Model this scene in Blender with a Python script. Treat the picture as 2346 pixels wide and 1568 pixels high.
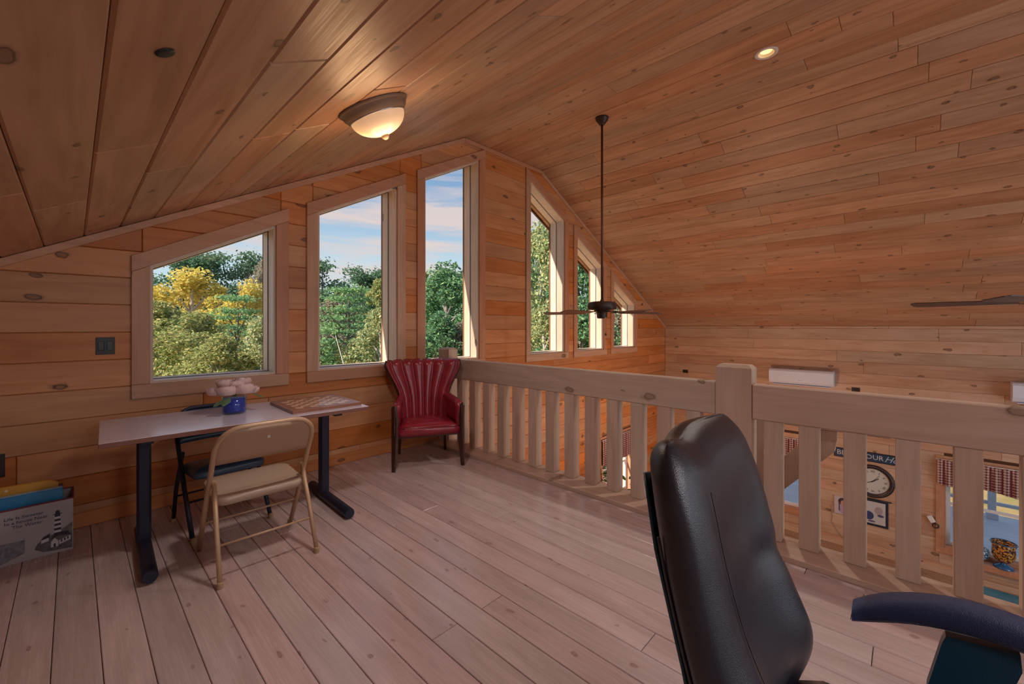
import bpy, bmesh, math, random
import numpy as np
from mathutils import Vector, Matrix

for o in list(bpy.data.objects): bpy.data.objects.remove(o, do_unlink=True)
S = bpy.context.scene
COL = S.collection
PI = math.pi
rnd = random.Random(7)

# ------------------------------------------------------------------ camera, world, sun, lights, exposure
F_PX, YAW, CAMH, HOR = 954.26, math.radians(46.508), 1.42, 747.98
SY, CY = math.sin(YAW), math.cos(YAW)
cam = bpy.data.cameras.new('camera'); camo = bpy.data.objects.new('camera', cam); COL.objects.link(camo)
cam.sensor_width = 36.0; cam.sensor_fit = 'HORIZONTAL'; cam.lens = 36.0*F_PX/2346
cam.shift_y = -(784-HOR)/2346; cam.clip_start = 0.02; cam.clip_end = 400
camo.location = (0, 0, CAMH); camo.rotation_euler = (PI/2, 0, -YAW)
S.camera = camo
S.view_settings.view_transform = 'Standard'; S.view_settings.look = 'None'
S.view_settings.gamma = 1.0; S.view_settings.use_curve_mapping = False
S.view_settings.exposure = 0.0

W = bpy.data.worlds.new('sky'); S.world = W; W.use_nodes = True
wn, wl = W.node_tree.nodes, W.node_tree.links
for n in list(wn): wn.remove(n)
def _n(t, **k):
    n = wn.new(t)
    for a, b in k.items(): setattr(n, a, b)
    return n
tc = _n('ShaderNodeTexCoord'); sx = _n('ShaderNodeSeparateXYZ'); wl.new(tc.outputs['Generated'], sx.inputs[0])
rp = _n('ShaderNodeValToRGB'); wl.new(sx.outputs['Z'], rp.inputs[0])
el = rp.color_ramp.elements
el[0].position = 0.0; el[0].color = (.50, .60, .62, 1)
el[1].position = 0.14; el[1].color = (.42, .56, .64, 1)
e = el.new(.26); e.color = (.23, .37, .54, 1)
e = el.new(.40); e.color = (.13, .24, .42, 1)
e = el.new(1.0); e.color = (.08, .16, .34, 1)
mp = _n('ShaderNodeMapping'); mp.inputs['Scale'].default_value = (1.6, 1.6, 15.0); wl.new(tc.outputs['Generated'], mp.inputs[0])
nz = _n('ShaderNodeTexNoise'); nz.inputs['Scale'].default_value = 1.7; nz.inputs['Detail'].default_value = 7; nz.inputs['Roughness'].default_value = .55
nz.inputs['Distortion'].default_value = .4
wl.new(mp.outputs[0], nz.inputs['Vector'])
cr = _n('ShaderNodeValToRGB'); wl.new(nz.outputs['Fac'], cr.inputs[0])
cr.color_ramp.elements[0].position = .42; cr.color_ramp.elements[0].color = (0, 0, 0, 1)
cr.color_ramp.elements[1].position = .60; cr.color_ramp.elements[1].color = (1, 1, 1, 1)
band = _n('ShaderNodeValToRGB'); wl.new(sx.outputs['Z'], band.inputs[0])
b0 = band.color_ramp.elements; b0[0].position = .03; b0[0].color = (.25,)*3+(1,); b0[1].position = .17; b0[1].color = (.9,)*3+(1,)
e = b0.new(.30); e.color = (.85,)*3+(1,)
e = b0.new(.42); e.color = (.3,)*3+(1,)
mm = _n('ShaderNodeMath', operation='MULTIPLY'); wl.new(cr.outputs[0], mm.inputs[0]); wl.new(band.outputs[0], mm.inputs[1])
mx = _n('ShaderNodeMix', data_type='RGBA'); wl.new(mm.outputs[0], mx.inputs[0]); wl.new(rp.outputs[0], mx.inputs[6]); mx.inputs[7].default_value = (.60, .50, .47, 1)
bg = _n('ShaderNodeBackground'); bg.inputs['Strength'].default_value = 1.3; wl.new(mx.outputs[2], bg.inputs[0])
ow = _n('ShaderNodeOutputWorld'); wl.new(bg.outputs[0], ow.inputs[0])

def aim(o, d): o.rotation_euler = Vector(d).to_track_quat('-Z', 'Y').to_euler()
def light(name, kind, loc, energy, color=(1, 1, 1), d=None, **k):
    l = bpy.data.lights.new(name, kind); l.energy = energy; l.color = color
    for a, b in k.items(): setattr(l, a, b)
    o = bpy.data.objects.new(name, l); COL.objects.link(o); o.location = loc
    if d: aim(o, d)
    return o
light('sun', 'SUN', (-10, 12, 14), 8.5, (1.0, .88, .72), (1, -.34, -.80), angle=.012)
# added fill panels inside the unseen rear gable openings, standing in for daylight
for x, w, zc, hh in ((.85, .85, 1.25, .9), (2.1, .85, 1.6, 1.6), (3.36, .85, 2.0, 2.4), (5.3, .85, 2.0, 2.4), (6.6, .85, 1.6, 1.6), (7.85, .85, 1.25, .9)):
    light('rear_fill', 'AREA', (x, -4.9, zc), 7*hh, (.84, .91, 1.0), (0, 1, -.05), shape='RECTANGLE', size=w, size_y=hh)
light('rear_low_fill', 'AREA', (6.5, -4.9, -1.5), 70, (.95, .96, 1.0), (0, 1, 0), shape='RECTANGLE', size=3.0, size_y=1.9)  # added fill panel low at the rear; the wall has no door there

# added lights without fixtures: fill over the loft, warm glow from downstairs
light('loft_fill', 'AREA', (.75, -1.7, 2.25), 24, (.98, .93, .98), (.0, .30, -1), shape='DISK', size=.5)
light('lower_warm_fill', 'POINT', (6.6, 1.95, -.62), 105, (1.0, .56, .34), shadow_soft_size=.22)

# ------------------------------------------------------------------ materials
MATS = {}
def newmat(name):
    m = bpy.data.materials.new(name); m.use_nodes = True
    nt = m.node_tree
    for n in list(nt.nodes): nt.nodes.remove(n)
    out = nt.nodes.new('ShaderNodeOutputMaterial')
    return m, nt, out
def pbr(name, col, rough=.5, metal=0.0, bump=0.0, bscale=60, var=0.0, vscale=6, coat=0.0, emit=None, estr=0, spec=.5):
    if name in MATS: return MATS[name]
    m, nt, out = newmat(name); N, L = nt.nodes, nt.links
    p = N.new('ShaderNodeBsdfPrincipled'); L.new(p.outputs[0], out.inputs[0])
    p.inputs['Base Color'].default_value = (*col, 1); p.inputs['Roughness'].default_value = rough; p.inputs['Metallic'].default_value = metal
    p.inputs['Coat Weight'].default_value = coat; p.inputs['Specular IOR Level'].default_value = spec
    if var or bump:
        t = N.new('ShaderNodeTexCoord')
    if var:
        n = N.new('ShaderNodeTexNoise'); n.inputs['Scale'].default_value = vscale; n.inputs['Detail'].default_value = 5; L.new(t.outputs['Object'], n.inputs['Vector'])
        r = N.new('ShaderNodeMapRange'); L.new(n.outputs['Fac'], r.inputs[0]); r.inputs[1].default_value = .3; r.inputs[2].default_value = .7; r.inputs[3].default_value = 1-var; r.inputs[4].default_value = 1+var
        h = N.new('ShaderNodeHueSaturation'); h.inputs['Color'].default_value = (*col, 1); L.new(r.outputs[0], h.inputs['Value']); L.new(h.outputs[0], p.inputs['Base Color'])
    if bump:
        n2 = N.new('ShaderNodeTexNoise'); n2.inputs['Scale'].default_value = bscale; n2.inputs['Detail'].default_value = 3; L.new(t.outputs['Object'], n2.inputs['Vector'])
        b = N.new('ShaderNodeBump'); b.inputs['Strength'].default_value = bump; b.inputs['Distance'].default_value = .004; L.new(n2.outputs['Fac'], b.inputs['Height']); L.new(b.outputs[0], p.inputs['Normal'])
    if emit:
        p.inputs['Emission Color'].default_value = (*emit, 1); p.inputs['Emission Strength'].default_value = estr
    MATS[name] = m; return m
def wood(name, c1, c2, axis=1, rough=.5, knots=.55, kscale=2.2, kcol=(.075, .028, .012), rvar=.16, sat=1.0, bumps=.15, kthr=1.0, other_ax=None):
    """pine: stretched grain, soft figure, oval knots, and a tone of its own for every board"""
    if name in MATS: return MATS[name]
    m, nt, out = newmat(name); N, L = nt.nodes, nt.links
    p = N.new('ShaderNodeBsdfPrincipled'); L.new(p.outputs[0], out.inputs[0])
    t = N.new('ShaderNodeTexCoord'); oi = N.new('ShaderNodeObjectInfo')
    vm = N.new('ShaderNodeVectorMath'); vm.operation = 'MULTIPLY_ADD'
    cb = N.new('ShaderNodeCombineXYZ')
    for i in range(3): L.new(oi.outputs['Random'], cb.inputs[i])
    L.new(cb.outputs[0], vm.inputs[0]); vm.inputs[1].default_value = (37, 91, 53); L.new(t.outputs['Object'], vm.inputs[2])
    def mapped(s_axis, s_other):
        mpn = N.new('ShaderNodeMapping'); sc = [s_other]*3; sc[axis] = s_axis
        mpn.inputs['Scale'].default_value = sc; L.new(vm.outputs[0], mpn.inputs[0]); return mpn.outputs[0]
    def noise(vec, scale, det=3, dist=0.0):
        n = N.new('ShaderNodeTexNoise'); n.inputs['Scale'].default_value = scale; n.inputs['Detail'].default_value = det; n.inputs['Distortion'].default_value = dist
        L.new(vec, n.inputs['Vector']); return n.outputs['Fac']
    def mr(v, a, b, c, d):
        r = N.new('ShaderNodeMapRange'); L.new(v, r.inputs[0])
        for i, x in enumerate((a, b, c, d)): r.inputs[i+1].default_value = x
        return r.outputs[0]
    fig = noise(mapped(.10, 1.0), 11, 4, 1.2)
    fine = noise(mapped(.03, 1.0), 120, 2)
    blot = noise(mapped(.5, 1.0), 2.6, 2)
    mxn = N.new('ShaderNodeMix'); mxn.data_type = 'RGBA'; L.new(mr(fig, .38, .66, 0, 1), mxn.inputs[0])
    mxn.inputs[6].default_value = (*c1, 1); mxn.inputs[7].default_value = (*c2, 1)
    # value variation
    v1 = N.new('ShaderNodeMath'); v1.operation = 'MULTIPLY'; L.new(mr(fine, .3, .7, .95, 1.04), v1.inputs[0]); L.new(mr(oi.outputs['Random'], 0, 1, 1-rvar, 1+rvar), v1.inputs[1])
    v2 = N.new('ShaderNodeMath'); v2.operation = 'MULTIPLY'; L.new(v1.outputs[0], v2.inputs[0]); L.new(mr(blot, .3, .7, .94, 1.06), v2.inputs[1])
    hs = N.new('ShaderNodeHueSaturation'); L.new(mxn.outputs[2], hs.inputs['Color']); L.new(v2.outputs[0], hs.inputs['Value'])
    ps = N.new('ShaderNodeMath'); ps.operation = 'PINGPONG'; L.new(oi.outputs['Random'], ps.inputs[0]); ps.inputs[1].default_value = .13
    L.new(mr(ps.outputs[0], 0, .13, .9*sat, 1.15*sat), hs.inputs['Saturation'])
    L.new(mr(ps.outputs[0], 0, .13, .506, .492), hs.inputs['Hue'])
    # knots
    kv = N.new('ShaderNodeTexVoronoi'); kv.inputs['Scale'].default_value = kscale
    wob = N.new('ShaderNodeVectorMath'); wob.operation = 'MULTIPLY_ADD'
    nw = N.new('ShaderNodeTexNoise'); nw.inputs['Scale'].default_value = 14; L.new(vm.outputs[0], nw.inputs['Vector'])
    L.new(nw.outputs['Color'], wob.inputs[0]); wob.inputs[1].default_value = (.05, .05, .05); L.new(mapped(.62, 1.25), wob.inputs[2])
    kv.voronoi_dimensions = '2D'
    sxyz = N.new('ShaderNodeSeparateXYZ'); L.new(wob.outputs[0], sxyz.inputs[0]); cxy = N.new('ShaderNodeCombineXYZ')
    other = {0: 2, 1: 0, 2: 1}[axis] if other_ax is None else other_ax
    L.new(sxyz.outputs[axis], cxy.inputs[0]); L.new(sxyz.outputs[other], cxy.inputs[1]); L.new(cxy.outputs[0], kv.inputs['Vector'])
    sp = N.new('ShaderNodeSeparateColor'); L.new(kv.outputs['Color'], sp.inputs[0])
    gate = N.new('ShaderNodeMath'); gate.operation = 'LESS_THAN'; L.new(sp.outputs[0], gate.inputs[0]); gate.inputs[1].default_value = knots
    rad = mr(sp.outputs[1], 0, 1, .035*kthr, .13*kthr)
    dv = N.new('ShaderNodeMath'); dv.operation = 'DIVIDE'; L.new(kv.outputs['Distance'], dv.inputs[0]); L.new(rad, dv.inputs[1])
    ring = N.new('ShaderNodeValToRGB'); L.new(dv.outputs[0], ring.inputs[0])
    ce = ring.color_ramp.elements; ce[0].position = 0; ce[0].color = (.55,)*3+(1,); ce[1].position = 1.0; ce[1].color = (0, 0, 0, 1)
    q = ce.new(.42); q.color = (.62,)*3+(1,)
    q = ce.new(.56); q.color = (1,)*3+(1,)
    q = ce.new(.70); q.color = (.35,)*3+(1,)
    kf = N.new('ShaderNodeMath'); kf.operation = 'MULTIPLY'; L.new(ring.outputs[0], kf.inputs[0]); L.new(gate.outputs[0], kf.inputs[1])
    kx = N.new('ShaderNodeMix'); kx.data_type = 'RGBA'; L.new(kf.outputs[0], kx.inputs[0]); L.new(hs.outputs[0], kx.inputs[6]); kx.inputs[7].default_value = (*kcol, 1)
    L.new(kx.outputs[2], p.inputs['Base Color'])
    L.new(mr(fine, .3, .7, rough-.06, rough+.08), p.inputs['Roughness'])
    if bumps:
        b = N.new('ShaderNodeBump'); b.inputs['Strength'].default_value = bumps; b.inputs['Distance'].default_value = .002; L.new(fine, b.inputs['Height']); L.new(b.outputs[0], p.inputs['Normal'])
    MATS[name] = m; return m
def leafmat(name, cols, trans=.35):
    if name in MATS: return MATS[name]
    m, nt, out = newmat(name); N, L = nt.nodes, nt.links
    g = N.new('ShaderNodeNewGeometry'); r = N.new('ShaderNodeValToRGB'); L.new(g.outputs['Random Per Island'], r.inputs[0])
    ce = r.color_ramp.elements; ce[0].color = (*cols[0], 1); ce[1].color = (*cols[-1], 1)
    for i, c in enumerate(cols[1:-1]):
        q = ce.new((i+1)/(len(cols)-1)); q.color = (*c, 1)
    d = N.new('ShaderNodeBsdfDiffuse'); t = N.new('ShaderNodeBsdfTranslucent'); x = N.new('ShaderNodeMixShader'); x.inputs[0].default_value = trans
    L.new(r.outputs[0], d.inputs[0]); L.new(r.outputs[0], t.inputs[0]); L.new(d.outputs[0], x.inputs[1]); L.new(t.outputs[0], x.inputs[2]); L.new(x.outputs[0], out.inputs[0])
    MATS[name] = m; return m
def glassmat(name, tint=(1, 1, 1), refl=.002):
    if name in MATS: return MATS[name]
    m, nt, out = newmat(name); N, L = nt.nodes, nt.links
    t = N.new('ShaderNodeBsdfTransparent'); t.inputs[0].default_value = (*tint, 1)
    g = N.new('ShaderNodeBsdfGlossy'); g.inputs['Roughness'].default_value = .02
    f = N.new('ShaderNodeLayerWeight'); pw = N.new('ShaderNodeMath'); pw.operation = 'POWER'; L.new(f.outputs['Facing'], pw.inputs[0]); pw.inputs[1].default_value = 5
    ml = N.new('ShaderNodeMath'); ml.operation = 'MULTIPLY_ADD'; L.new(pw.outputs[0], ml.inputs[0]); ml.inputs[1].default_value = .5; ml.inputs[2].default_value = refl
    x = N.new('ShaderNodeMixShader'); L.new(ml.outputs[0], x.inputs[0]); L.new(t.outputs[0], x.inputs[1]); L.new(g.outputs[0], x.inputs[2]); L.new(x.outputs[0], out.inputs[0])
    MATS[name] = m; return m
def checker(name, c1, c2, scale, rough=.7, c3=None):
    if name in MATS: return MATS[name]
    m, nt, out = newmat(name); N, L = nt.nodes, nt.links
    p = N.new('ShaderNodeBsdfPrincipled'); L.new(p.outputs[0], out.inputs[0]); p.inputs['Roughness'].default_value = rough
    t = N.new('ShaderNodeTexCoord')
    fs = []
    for ax in range(3):
        s = N.new('ShaderNodeSeparateXYZ'); L.new(t.outputs['Object'], s.inputs[0])
        a = N.new('ShaderNodeMath'); a.operation = 'MULTIPLY'; L.new(s.outputs[ax], a.inputs[0]); a.inputs[1].default_value = scale
        f = N.new('ShaderNodeMath'); f.operation = 'FRACT'; L.new(a.outputs[0], f.inputs[0])
        g = N.new('ShaderNodeMath'); g.operation = 'GREATER_THAN'; L.new(f.outputs[0], g.inputs[0]); g.inputs[1].default_value = .5
        fs.append(g.outputs[0])
    a = N.new('ShaderNodeMath'); a.operation = 'ADD'; L.new(fs[1], a.inputs[0]); L.new(fs[2], a.inputs[1])
    b = N.new('ShaderNodeMath'); b.operation = 'ADD'; L.new(a.outputs[0], b.inputs[0]); L.new(fs[0], b.inputs[1])
    r = N.new('ShaderNodeMapRange'); L.new(b.outputs[0], r.inputs[0]); r.inputs[2].default_value = 2
    x = N.new('ShaderNodeMix'); x.data_type = 'RGBA'; L.new(r.outputs[0], x.inputs[0]); x.inputs[6].default_value = (*c1, 1); x.inputs[7].default_value = (*c2, 1)
    L.new(x.outputs[2], p.inputs['Base Color'])
    MATS[name] = m; return m

PINE_CEIL = wood('ceiling pine', (.49, .295, .185), (.38, .215, .125), 1, .47, .70, 3.8, kcol=(.10, .045, .025), rvar=.11, kthr=.85)
PINE_WALL = wood('wall pine', (.57, .268, .118), (.47, .200, .082), 0, .48, .5, 2.9, rvar=.14, sat=1.02)
PINE_WALL_R = wood('great room wall pine', (.55, .39, .28), (.47, .30, .20), 1, .5, .5, 3.0, kcol=(.10, .045, .025), rvar=.13, other_ax=2)
PINE_FLOOR = wood('floor pine', (.56, .415, .39), (.47, .335, .305), 1, .25, .7, 4.2, kcol=(.26, .15, .13), rvar=.07, sat=.85, bumps=.04, kthr=.62)
PINE_TRIM_X = wood('casing pine across', (.54, .31, .20), (.47, .26, .155), 0, .45, .3, 2.2, rvar=.06)
PINE_TRIM_Z = wood('casing pine upright', (.54, .31, .20), (.47, .26, .155), 2, .45, .3, 2.2, rvar=.06, other_ax=0)
JAMB = wood('jamb pine', (.66, .54, .44), (.58, .46, .36), 2, .4, .2, 2.2, rvar=.04, other_ax=1)
PINE_RAIL_Y = wood('railing pine', (.54, .40, .315), (.46, .33, .25), 1, .5, .55, 2.6, kcol=(.20, .12, .08), rvar=.05, other_ax=2)
PINE_RAIL_Z = wood('baluster pine', (.55, .41, .32), (.48, .345, .26), 2, .5, .12, 1.9, rvar=.06, other_ax=1)
BACKING = pbr('dark gap wood', (.10, .045, .022), .8)
DARK_BLUE = pbr('blue black metal', (.018, .022, .045), .42, .3, bump=.25, bscale=240)
GLASS = glassmat('window glass')

# ------------------------------------------------------------------ mesh helpers
def obj(name, verts, faces, mat=None, parent=None, smooth=False, loc=None):
    me = bpy.data.meshes.new(name); me.from_pydata([tuple(v) for v in verts], [], faces); me.update()
    if mat: me.materials.append(mat)
    if smooth: me.polygons.foreach_set('use_smooth', [True]*len(me.polygons))
    o = bpy.data.objects.new(name, me); COL.objects.link(o)
    if parent: o.parent = parent
    if loc: o.location = loc
    return o
class MB:
    def __init__(s): s.v = []; s.f = []
    def add(s, v, f, M=None):
        b = len(s.v)
        s.v += [tuple(M @ Vector(p)) if M else tuple(p) for p in v]; s.f += [[i+b for i in q] for q in f]; return s
    def box(s, a, b, ch=0.0, M=None):
        (x0, y0, z0), (x1, y1, z1) = a, b
        if ch <= 0:
            v = [(x0,y0,z0),(x1,y0,z0),(x1,y1,z0),(x0,y1,z0),(x0,y0,z1),(x1,y0,z1),(x1,y1,z1),(x0,y1,z1)]
            return s.add(v, [(3,2,1,0),(4,5,6,7),(0,1,5,4),(1,2,6,5),(2,3,7,6),(3,0,4,7)], M)
        v = []; idx = {}
        X, Y, Z = (x0, x1), (y0, y1), (z0, z1)
        for i in (0,1):
            for j in (0,1):
                for k in (0,1):
                    sx, sy, sz = (1,-1)[i], (1,-1)[j], (1,-1)[k]
                    for ax in range(3):
                        p = [X[i]+sx*ch, Y[j]+sy*ch, Z[k]+sz*ch]; p[ax] = (X[i], Y[j], Z[k])[ax]
                        idx[i,j,k,ax] = len(v); v.append(p)
        f = []
        I = idx
        for i in (0,1): f.append([I[i,0,0,0], I[i,1,0,0], I[i,1,1,0], I[i,0,1,0]][::(-1 if i==0 else 1)])
        for j in (0,1): f.append([I[0,j,0,1], I[0,j,1,1], I[1,j,1,1], I[1,j,0,1]][::(-1 if j==0 else 1)])
        for k in (0,1): f.append([I[0,0,k,2], I[1,0,k,2], I[1,1,k,2], I[0,1,k,2]][::(-1 if k==0 else 1)])
        for i in (0,1):
            for j in (0,1):
                f.append([I[i,j,0,0], I[i,j,1,0], I[i,j,1,1], I[i,j,0,1]][::(1 if (i+j)%2==0 else -1)])
        for i in (0,1):
            for k in (0,1):
                f.append([I[i,0,k,2], I[i,1,k,2], I[i,1,k,0], I[i,0,k,0]][::(1 if (i+k)%2==0 else -1)])
        for j in (0,1):
            for k in (0,1):
                f.append([I[0,j,k,1], I[1,j,k,1], I[1,j,k,2], I[0,j,k,2]][::(1 if (j+k)%2==0 else -1)])
        for i in (0,1):
            for j in (0,1):
                for k in (0,1):
                    f.append([I[i,j,k,0], I[i,j,k,1], I[i,j,k,2]][::(-1 if (i+j+k)%2==0 else 1)])
        return s.add(v, f, M)
    def tube(s, pts, r, n=10, cap=True, ry=None):
        pts = [Vector(p) for p in pts]; m = len(pts)
        rs = r if isinstance(r, (list, tuple)) else [r]*m
        T = []
        for i in range(m):
            t = (pts[min(i+1, m-1)]-pts[max(i-1, 0)]).normalized(); T.append(t)
        u = T[0].orthogonal().normalized()
        if abs(T[0].z) < .9:
            u = T[0].cross(Vector((0, 0, 1))).normalized()
        b = len(s.v)
        for i in range(m):
            u = (u-T[i]*u.dot(T[i])).normalized(); w = T[i].cross(u)
            for k in range(n):
                a = 2*PI*k/n; s.v.append(tuple(pts[i]+u*math.cos(a)*rs[i]+w*math.sin(a)*(rs[i] if ry is None else ry*rs[i]/rs[0])))
        for i in range(m-1):
            for k in range(n):
                s.f.append([b+i*n+k, b+i*n+(k+1)%n, b+(i+1)*n+(k+1)%n, b+(i+1)*n+k])
        if cap:
            s.f.append([b+k for k in range(n)][::-1]); s.f.append([b+(m-1)*n+k for k in range(n)])
        return s
    def lathe(s, prof, n=28, M=None, cap=True):
        b0 = []; f = []
        for r, z in prof:
            for k in range(n):
                a = 2*PI*k/n; b0.append((r*math.cos(a), r*math.sin(a), z))
        m = len(prof)
        for i in range(m-1):
            for k in range(n): f.append([i*n+k, i*n+(k+1)%n, (i+1)*n+(k+1)%n, (i+1)*n+k])
        if cap:
            f.append(list(range(n))[::-1]); f.append([(m-1)*n+k for k in range(n)])
        return s.add(b0, f, M)
    def prism(s, poly, M, d0, d1):
        """polygon in the local xy of M, extruded along local z from d0 to d1"""
        n = len(poly)
        v = [(x, y, d0) for x, y in poly]+[(x, y, d1) for x, y in poly]
        f = [list(range(n))[::-1], [n+i for i in range(n)]]+[[i, (i+1)%n, n+(i+1)%n, n+i] for i in range(n)]
        return s.add(v, f, M)
    def ball(s, c, r, n=10, m=6, sz=(1, 1, 1)):
        v = []; f = []
        for i in range(m+1):
            t = PI*i/m
            for k in range(n):
                a = 2*PI*k/n; v.append((c[0]+r*sz[0]*math.sin(t)*math.cos(a), c[1]+r*sz[1]*math.sin(t)*math.sin(a), c[2]+r*sz[2]*math.cos(t)))
        for i in range(m):
            for k in range(n): f.append([i*n+k, (i+1)*n+k, (i+1)*n+(k+1)%n, i*n+(k+1)%n])
        return s.add(v, f)
    def build(s, name, mat, parent=None, smooth=False, angle=None, loc=None):
        o = obj(name, s.v, s.f, mat, parent, smooth or angle is not None, loc)
        if angle is not None:
            bm = bmesh.new(); bm.from_mesh(o.data)
            for e in bm.edges:
                if len(e.link_faces) == 2 and e.calc_face_angle(0) > angle: e.smooth = False
            bm.to_mesh(o.data); bm.free()
        return o
def struct(o): o['kind'] = 'structure'; return o
def thing(name, label, cat, loc=(0, 0, 0), rz=0, group=None):
    o = bpy.data.objects.new(name, None); COL.objects.link(o); o.empty_display_size = .1
    o.location = loc; o.rotation_euler = (0, 0, rz); o['label'] = label; o['category'] = cat
    if group: o['group'] = group
    return o
def tag(o, label, cat, group=None, kind=None):
    o['label'] = label; o['category'] = cat
    if group: o['group'] = group
    if kind: o['kind'] = kind
    return o
def copytree(o, parent=None):
    c = o.copy(); COL.objects.link(c)
    if parent: c.parent = parent
    for ch in list(o.children): copytree(ch, c)
    return c
def text(name, s, size, M, mat, parent, ext=.001, align='LEFT', shear=0.0):
    cu = bpy.data.curves.new(name, 'FONT'); cu.body = s; cu.size = size; cu.extrude = ext; cu.align_x = align; cu.align_y = 'CENTER'; cu.shear = shear
    cu.resolution_u = 2
    t = bpy.data.objects.new(name+'_tmp', cu); COL.objects.link(t)
    dg = bpy.context.evaluated_depsgraph_get(); me = bpy.data.meshes.new_from_object(t.evaluated_get(dg))
    bpy.data.objects.remove(t, do_unlink=True)
    me.transform(M); me.materials.clear(); me.materials.append(mat); me.name = name
    o = bpy.data.objects.new(name, me); COL.objects.link(o)
    if parent: o.parent = parent
    return o
def frame(o, x, y):   # matrix with local x, y axes and z = x cross y
    x = Vector(x).normalized(); y = Vector(y).normalized(); z = x.cross(y)
    return Matrix(((x.x, y.x, z.x, o[0]), (x.y, y.y, z.y, o[1]), (x.z, y.z, z.z, o[2]), (0, 0, 0, 1)))
def clip(poly, a, b, c):   # keep a*x+b*y <= c
    out = []; n = len(poly)
    for i in range(n):
        p, q = poly[i], poly[(i+1) % n]
        dp, dq = a*p[0]+b*p[1]-c, a*q[0]+b*q[1]-c
        if dp <= 1e-9: out.append(p)
        if (dp < -1e-9 and dq > 1e-9) or (dp > 1e-9 and dq < -1e-9):
            t = dp/(dp-dq); out.append((p[0]+(q[0]-p[0])*t, p[1]+(q[1]-p[1])*t))
    r = []
    for p in out:
        if not r or abs(p[0]-r[-1][0])+abs(p[1]-r[-1][1]) > 1e-4: r.append(p)
    if len(r) > 1 and abs(r[0][0]-r[-1][0])+abs(r[0][1]-r[-1][1]) < 1e-4: r.pop()
    return r
def area(p): return .5*sum(p[i][0]*p[(i+1) % len(p)][1]-p[(i+1) % len(p)][0]*p[i][1] for i in range(len(p)))
def inset(poly, d):
    n = len(poly); out = []
    if area(poly) < 0: poly = poly[::-1]
    L = []
    for i in range(n):
        p, q = poly[i], poly[(i+1) % n]; ex, ey = q[0]-p[0], q[1]-p[1]; l = math.hypot(ex, ey) or 1e-9
        L.append((-ey/l, ex/l, (-ey*p[0]+ex*p[1])/l+d))
    for i in range(n):
        a1, b1, c1 = L[i-1]; a2, b2, c2 = L[i]; det = a1*b2-a2*b1
        if abs(det) < 1e-3: out.append((poly[i][0]+a2*d, poly[i][1]+b2*d))
        else: out.append(((c1*b2-c2*b1)/det, (a1*c2-a2*c1)/det))
    return poly, out
def plank(poly, M, mat, parent, th=.022, ch=.005, gap=.001, name='plank'):
    """one board: bevelled front face at local z = 0, body behind it (local -z)"""
    if len(poly) < 3 or abs(area(poly)) < .0015: return None
    _, p1 = inset(poly, gap); _, p2 = inset(poly, gap+ch)
    if area(p2) <= 0: return None
    n = len(p1)
    v = [(x, y, 0) for x, y in p2]+[(x, y, -ch) for x, y in p1]+[(x, y, -th) for x, y in p1]
    f = [list(range(n))]
    for i in range(n):
        j = (i+1) % n
        f.append([i, n+i, n+j, j]); f.append([n+i, 2*n+i, 2*n+j, n+j])
    f.append([2*n+i for i in range(n)][::-1])
    return obj(name, [tuple(M @ Vector(p)) for p in v], f, mat, parent)
def rows(parent, M, u0, u1, v0, v1, vw, mat, lens, halfplanes=(), phase=0, **k):
    """boards along local x in rows of width vw along local y, with staggered butt joints"""
    v = v0+phase
    while v < v1-1e-4:
        a, b = max(v, v0), min(v+vw, v1); u = u0-rnd.uniform(0, lens[0])
        while u < u1:
            e = u+rnd.uniform(*lens)
            if u1-e < .5: e = u1+1
            p = [(max(u, u0), a), (min(e, u1), a), (min(e, u1), b), (max(u, u0), b)]
            if p[1][0]-p[0][0] > .02:
                for h in halfplanes: p = clip(p, *h) if len(p) > 2 else p
                if len(p) > 2: plank(p, M, mat, parent, **k)
            u = e
        v += vw

# ------------------------------------------------------------------ the room
WY, XL, XR, YB = 4.24, -1.16, 9.83, -5.0
XC, HF, ZF, MS, ZLOW = 4.3425, .793, 3.906, .5284, -2.65
RX = 3.115                              # face of the railing
def roof(x): return ZF if abs(x-XC) < HF else ZF-MS*(abs(x-XC)-HF)
ROOFH = [(0, 1, ZF), (-MS, 1, ZF-MS*(XC-HF)), (MS, 1, ZF+MS*(XC+HF))]    # half planes in (x, z)
WINX = [(.409, 1.291), (1.669, 2.551), (2.926, 3.808)]
WINX += [(2*XC-b, 2*XC-a) for a, b in WINX[::-1]]
SILL = .978
def headline(i):   # z = s*x + t
    return (MS, ZF-MS*(XC-HF)-.36) if i < 3 else (-MS, ZF+MS*(XC+HF)-.36)

# floor of the loft
floor = struct(MB().box((XL, YB, -.30), (3.23, WY+.02, -.024)).build('floor', BACKING))
MF = frame((0, 0, 0), (0, 1, 0), (-1, 0, 0))      # local x = +Y, local y = -X, normal up
fp = []
x = .085-.1475*9
while x < 2.955:
    a, b = max(x, XL), min(x+.1475, 2.99)
    joints = {1.115: (1.56,), 1.4125: (1.552,), 1.7075: (.845,), .9675: (3.1,), 1.855: (2.7,), 2.15: (2.2,)}
    js = [j for kx, jj in joints.items() if abs(kx-x) < .03 for j in jj]
    cuts = [YB]+[rnd.uniform(-3.5, -.6)]+(js or [rnd.choice((rnd.uniform(3.4, 4.0), rnd.uniform(.1, .5)))])+[WY]
    for c0, c1 in zip(cuts, cuts[1:]):
        plank([(c0, -b), (c1, -b), (c1, -a), (c0, -a)], MF, PINE_FLOOR, floor, th=.022, ch=.0026, gap=.0013)
    x += .1475
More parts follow.
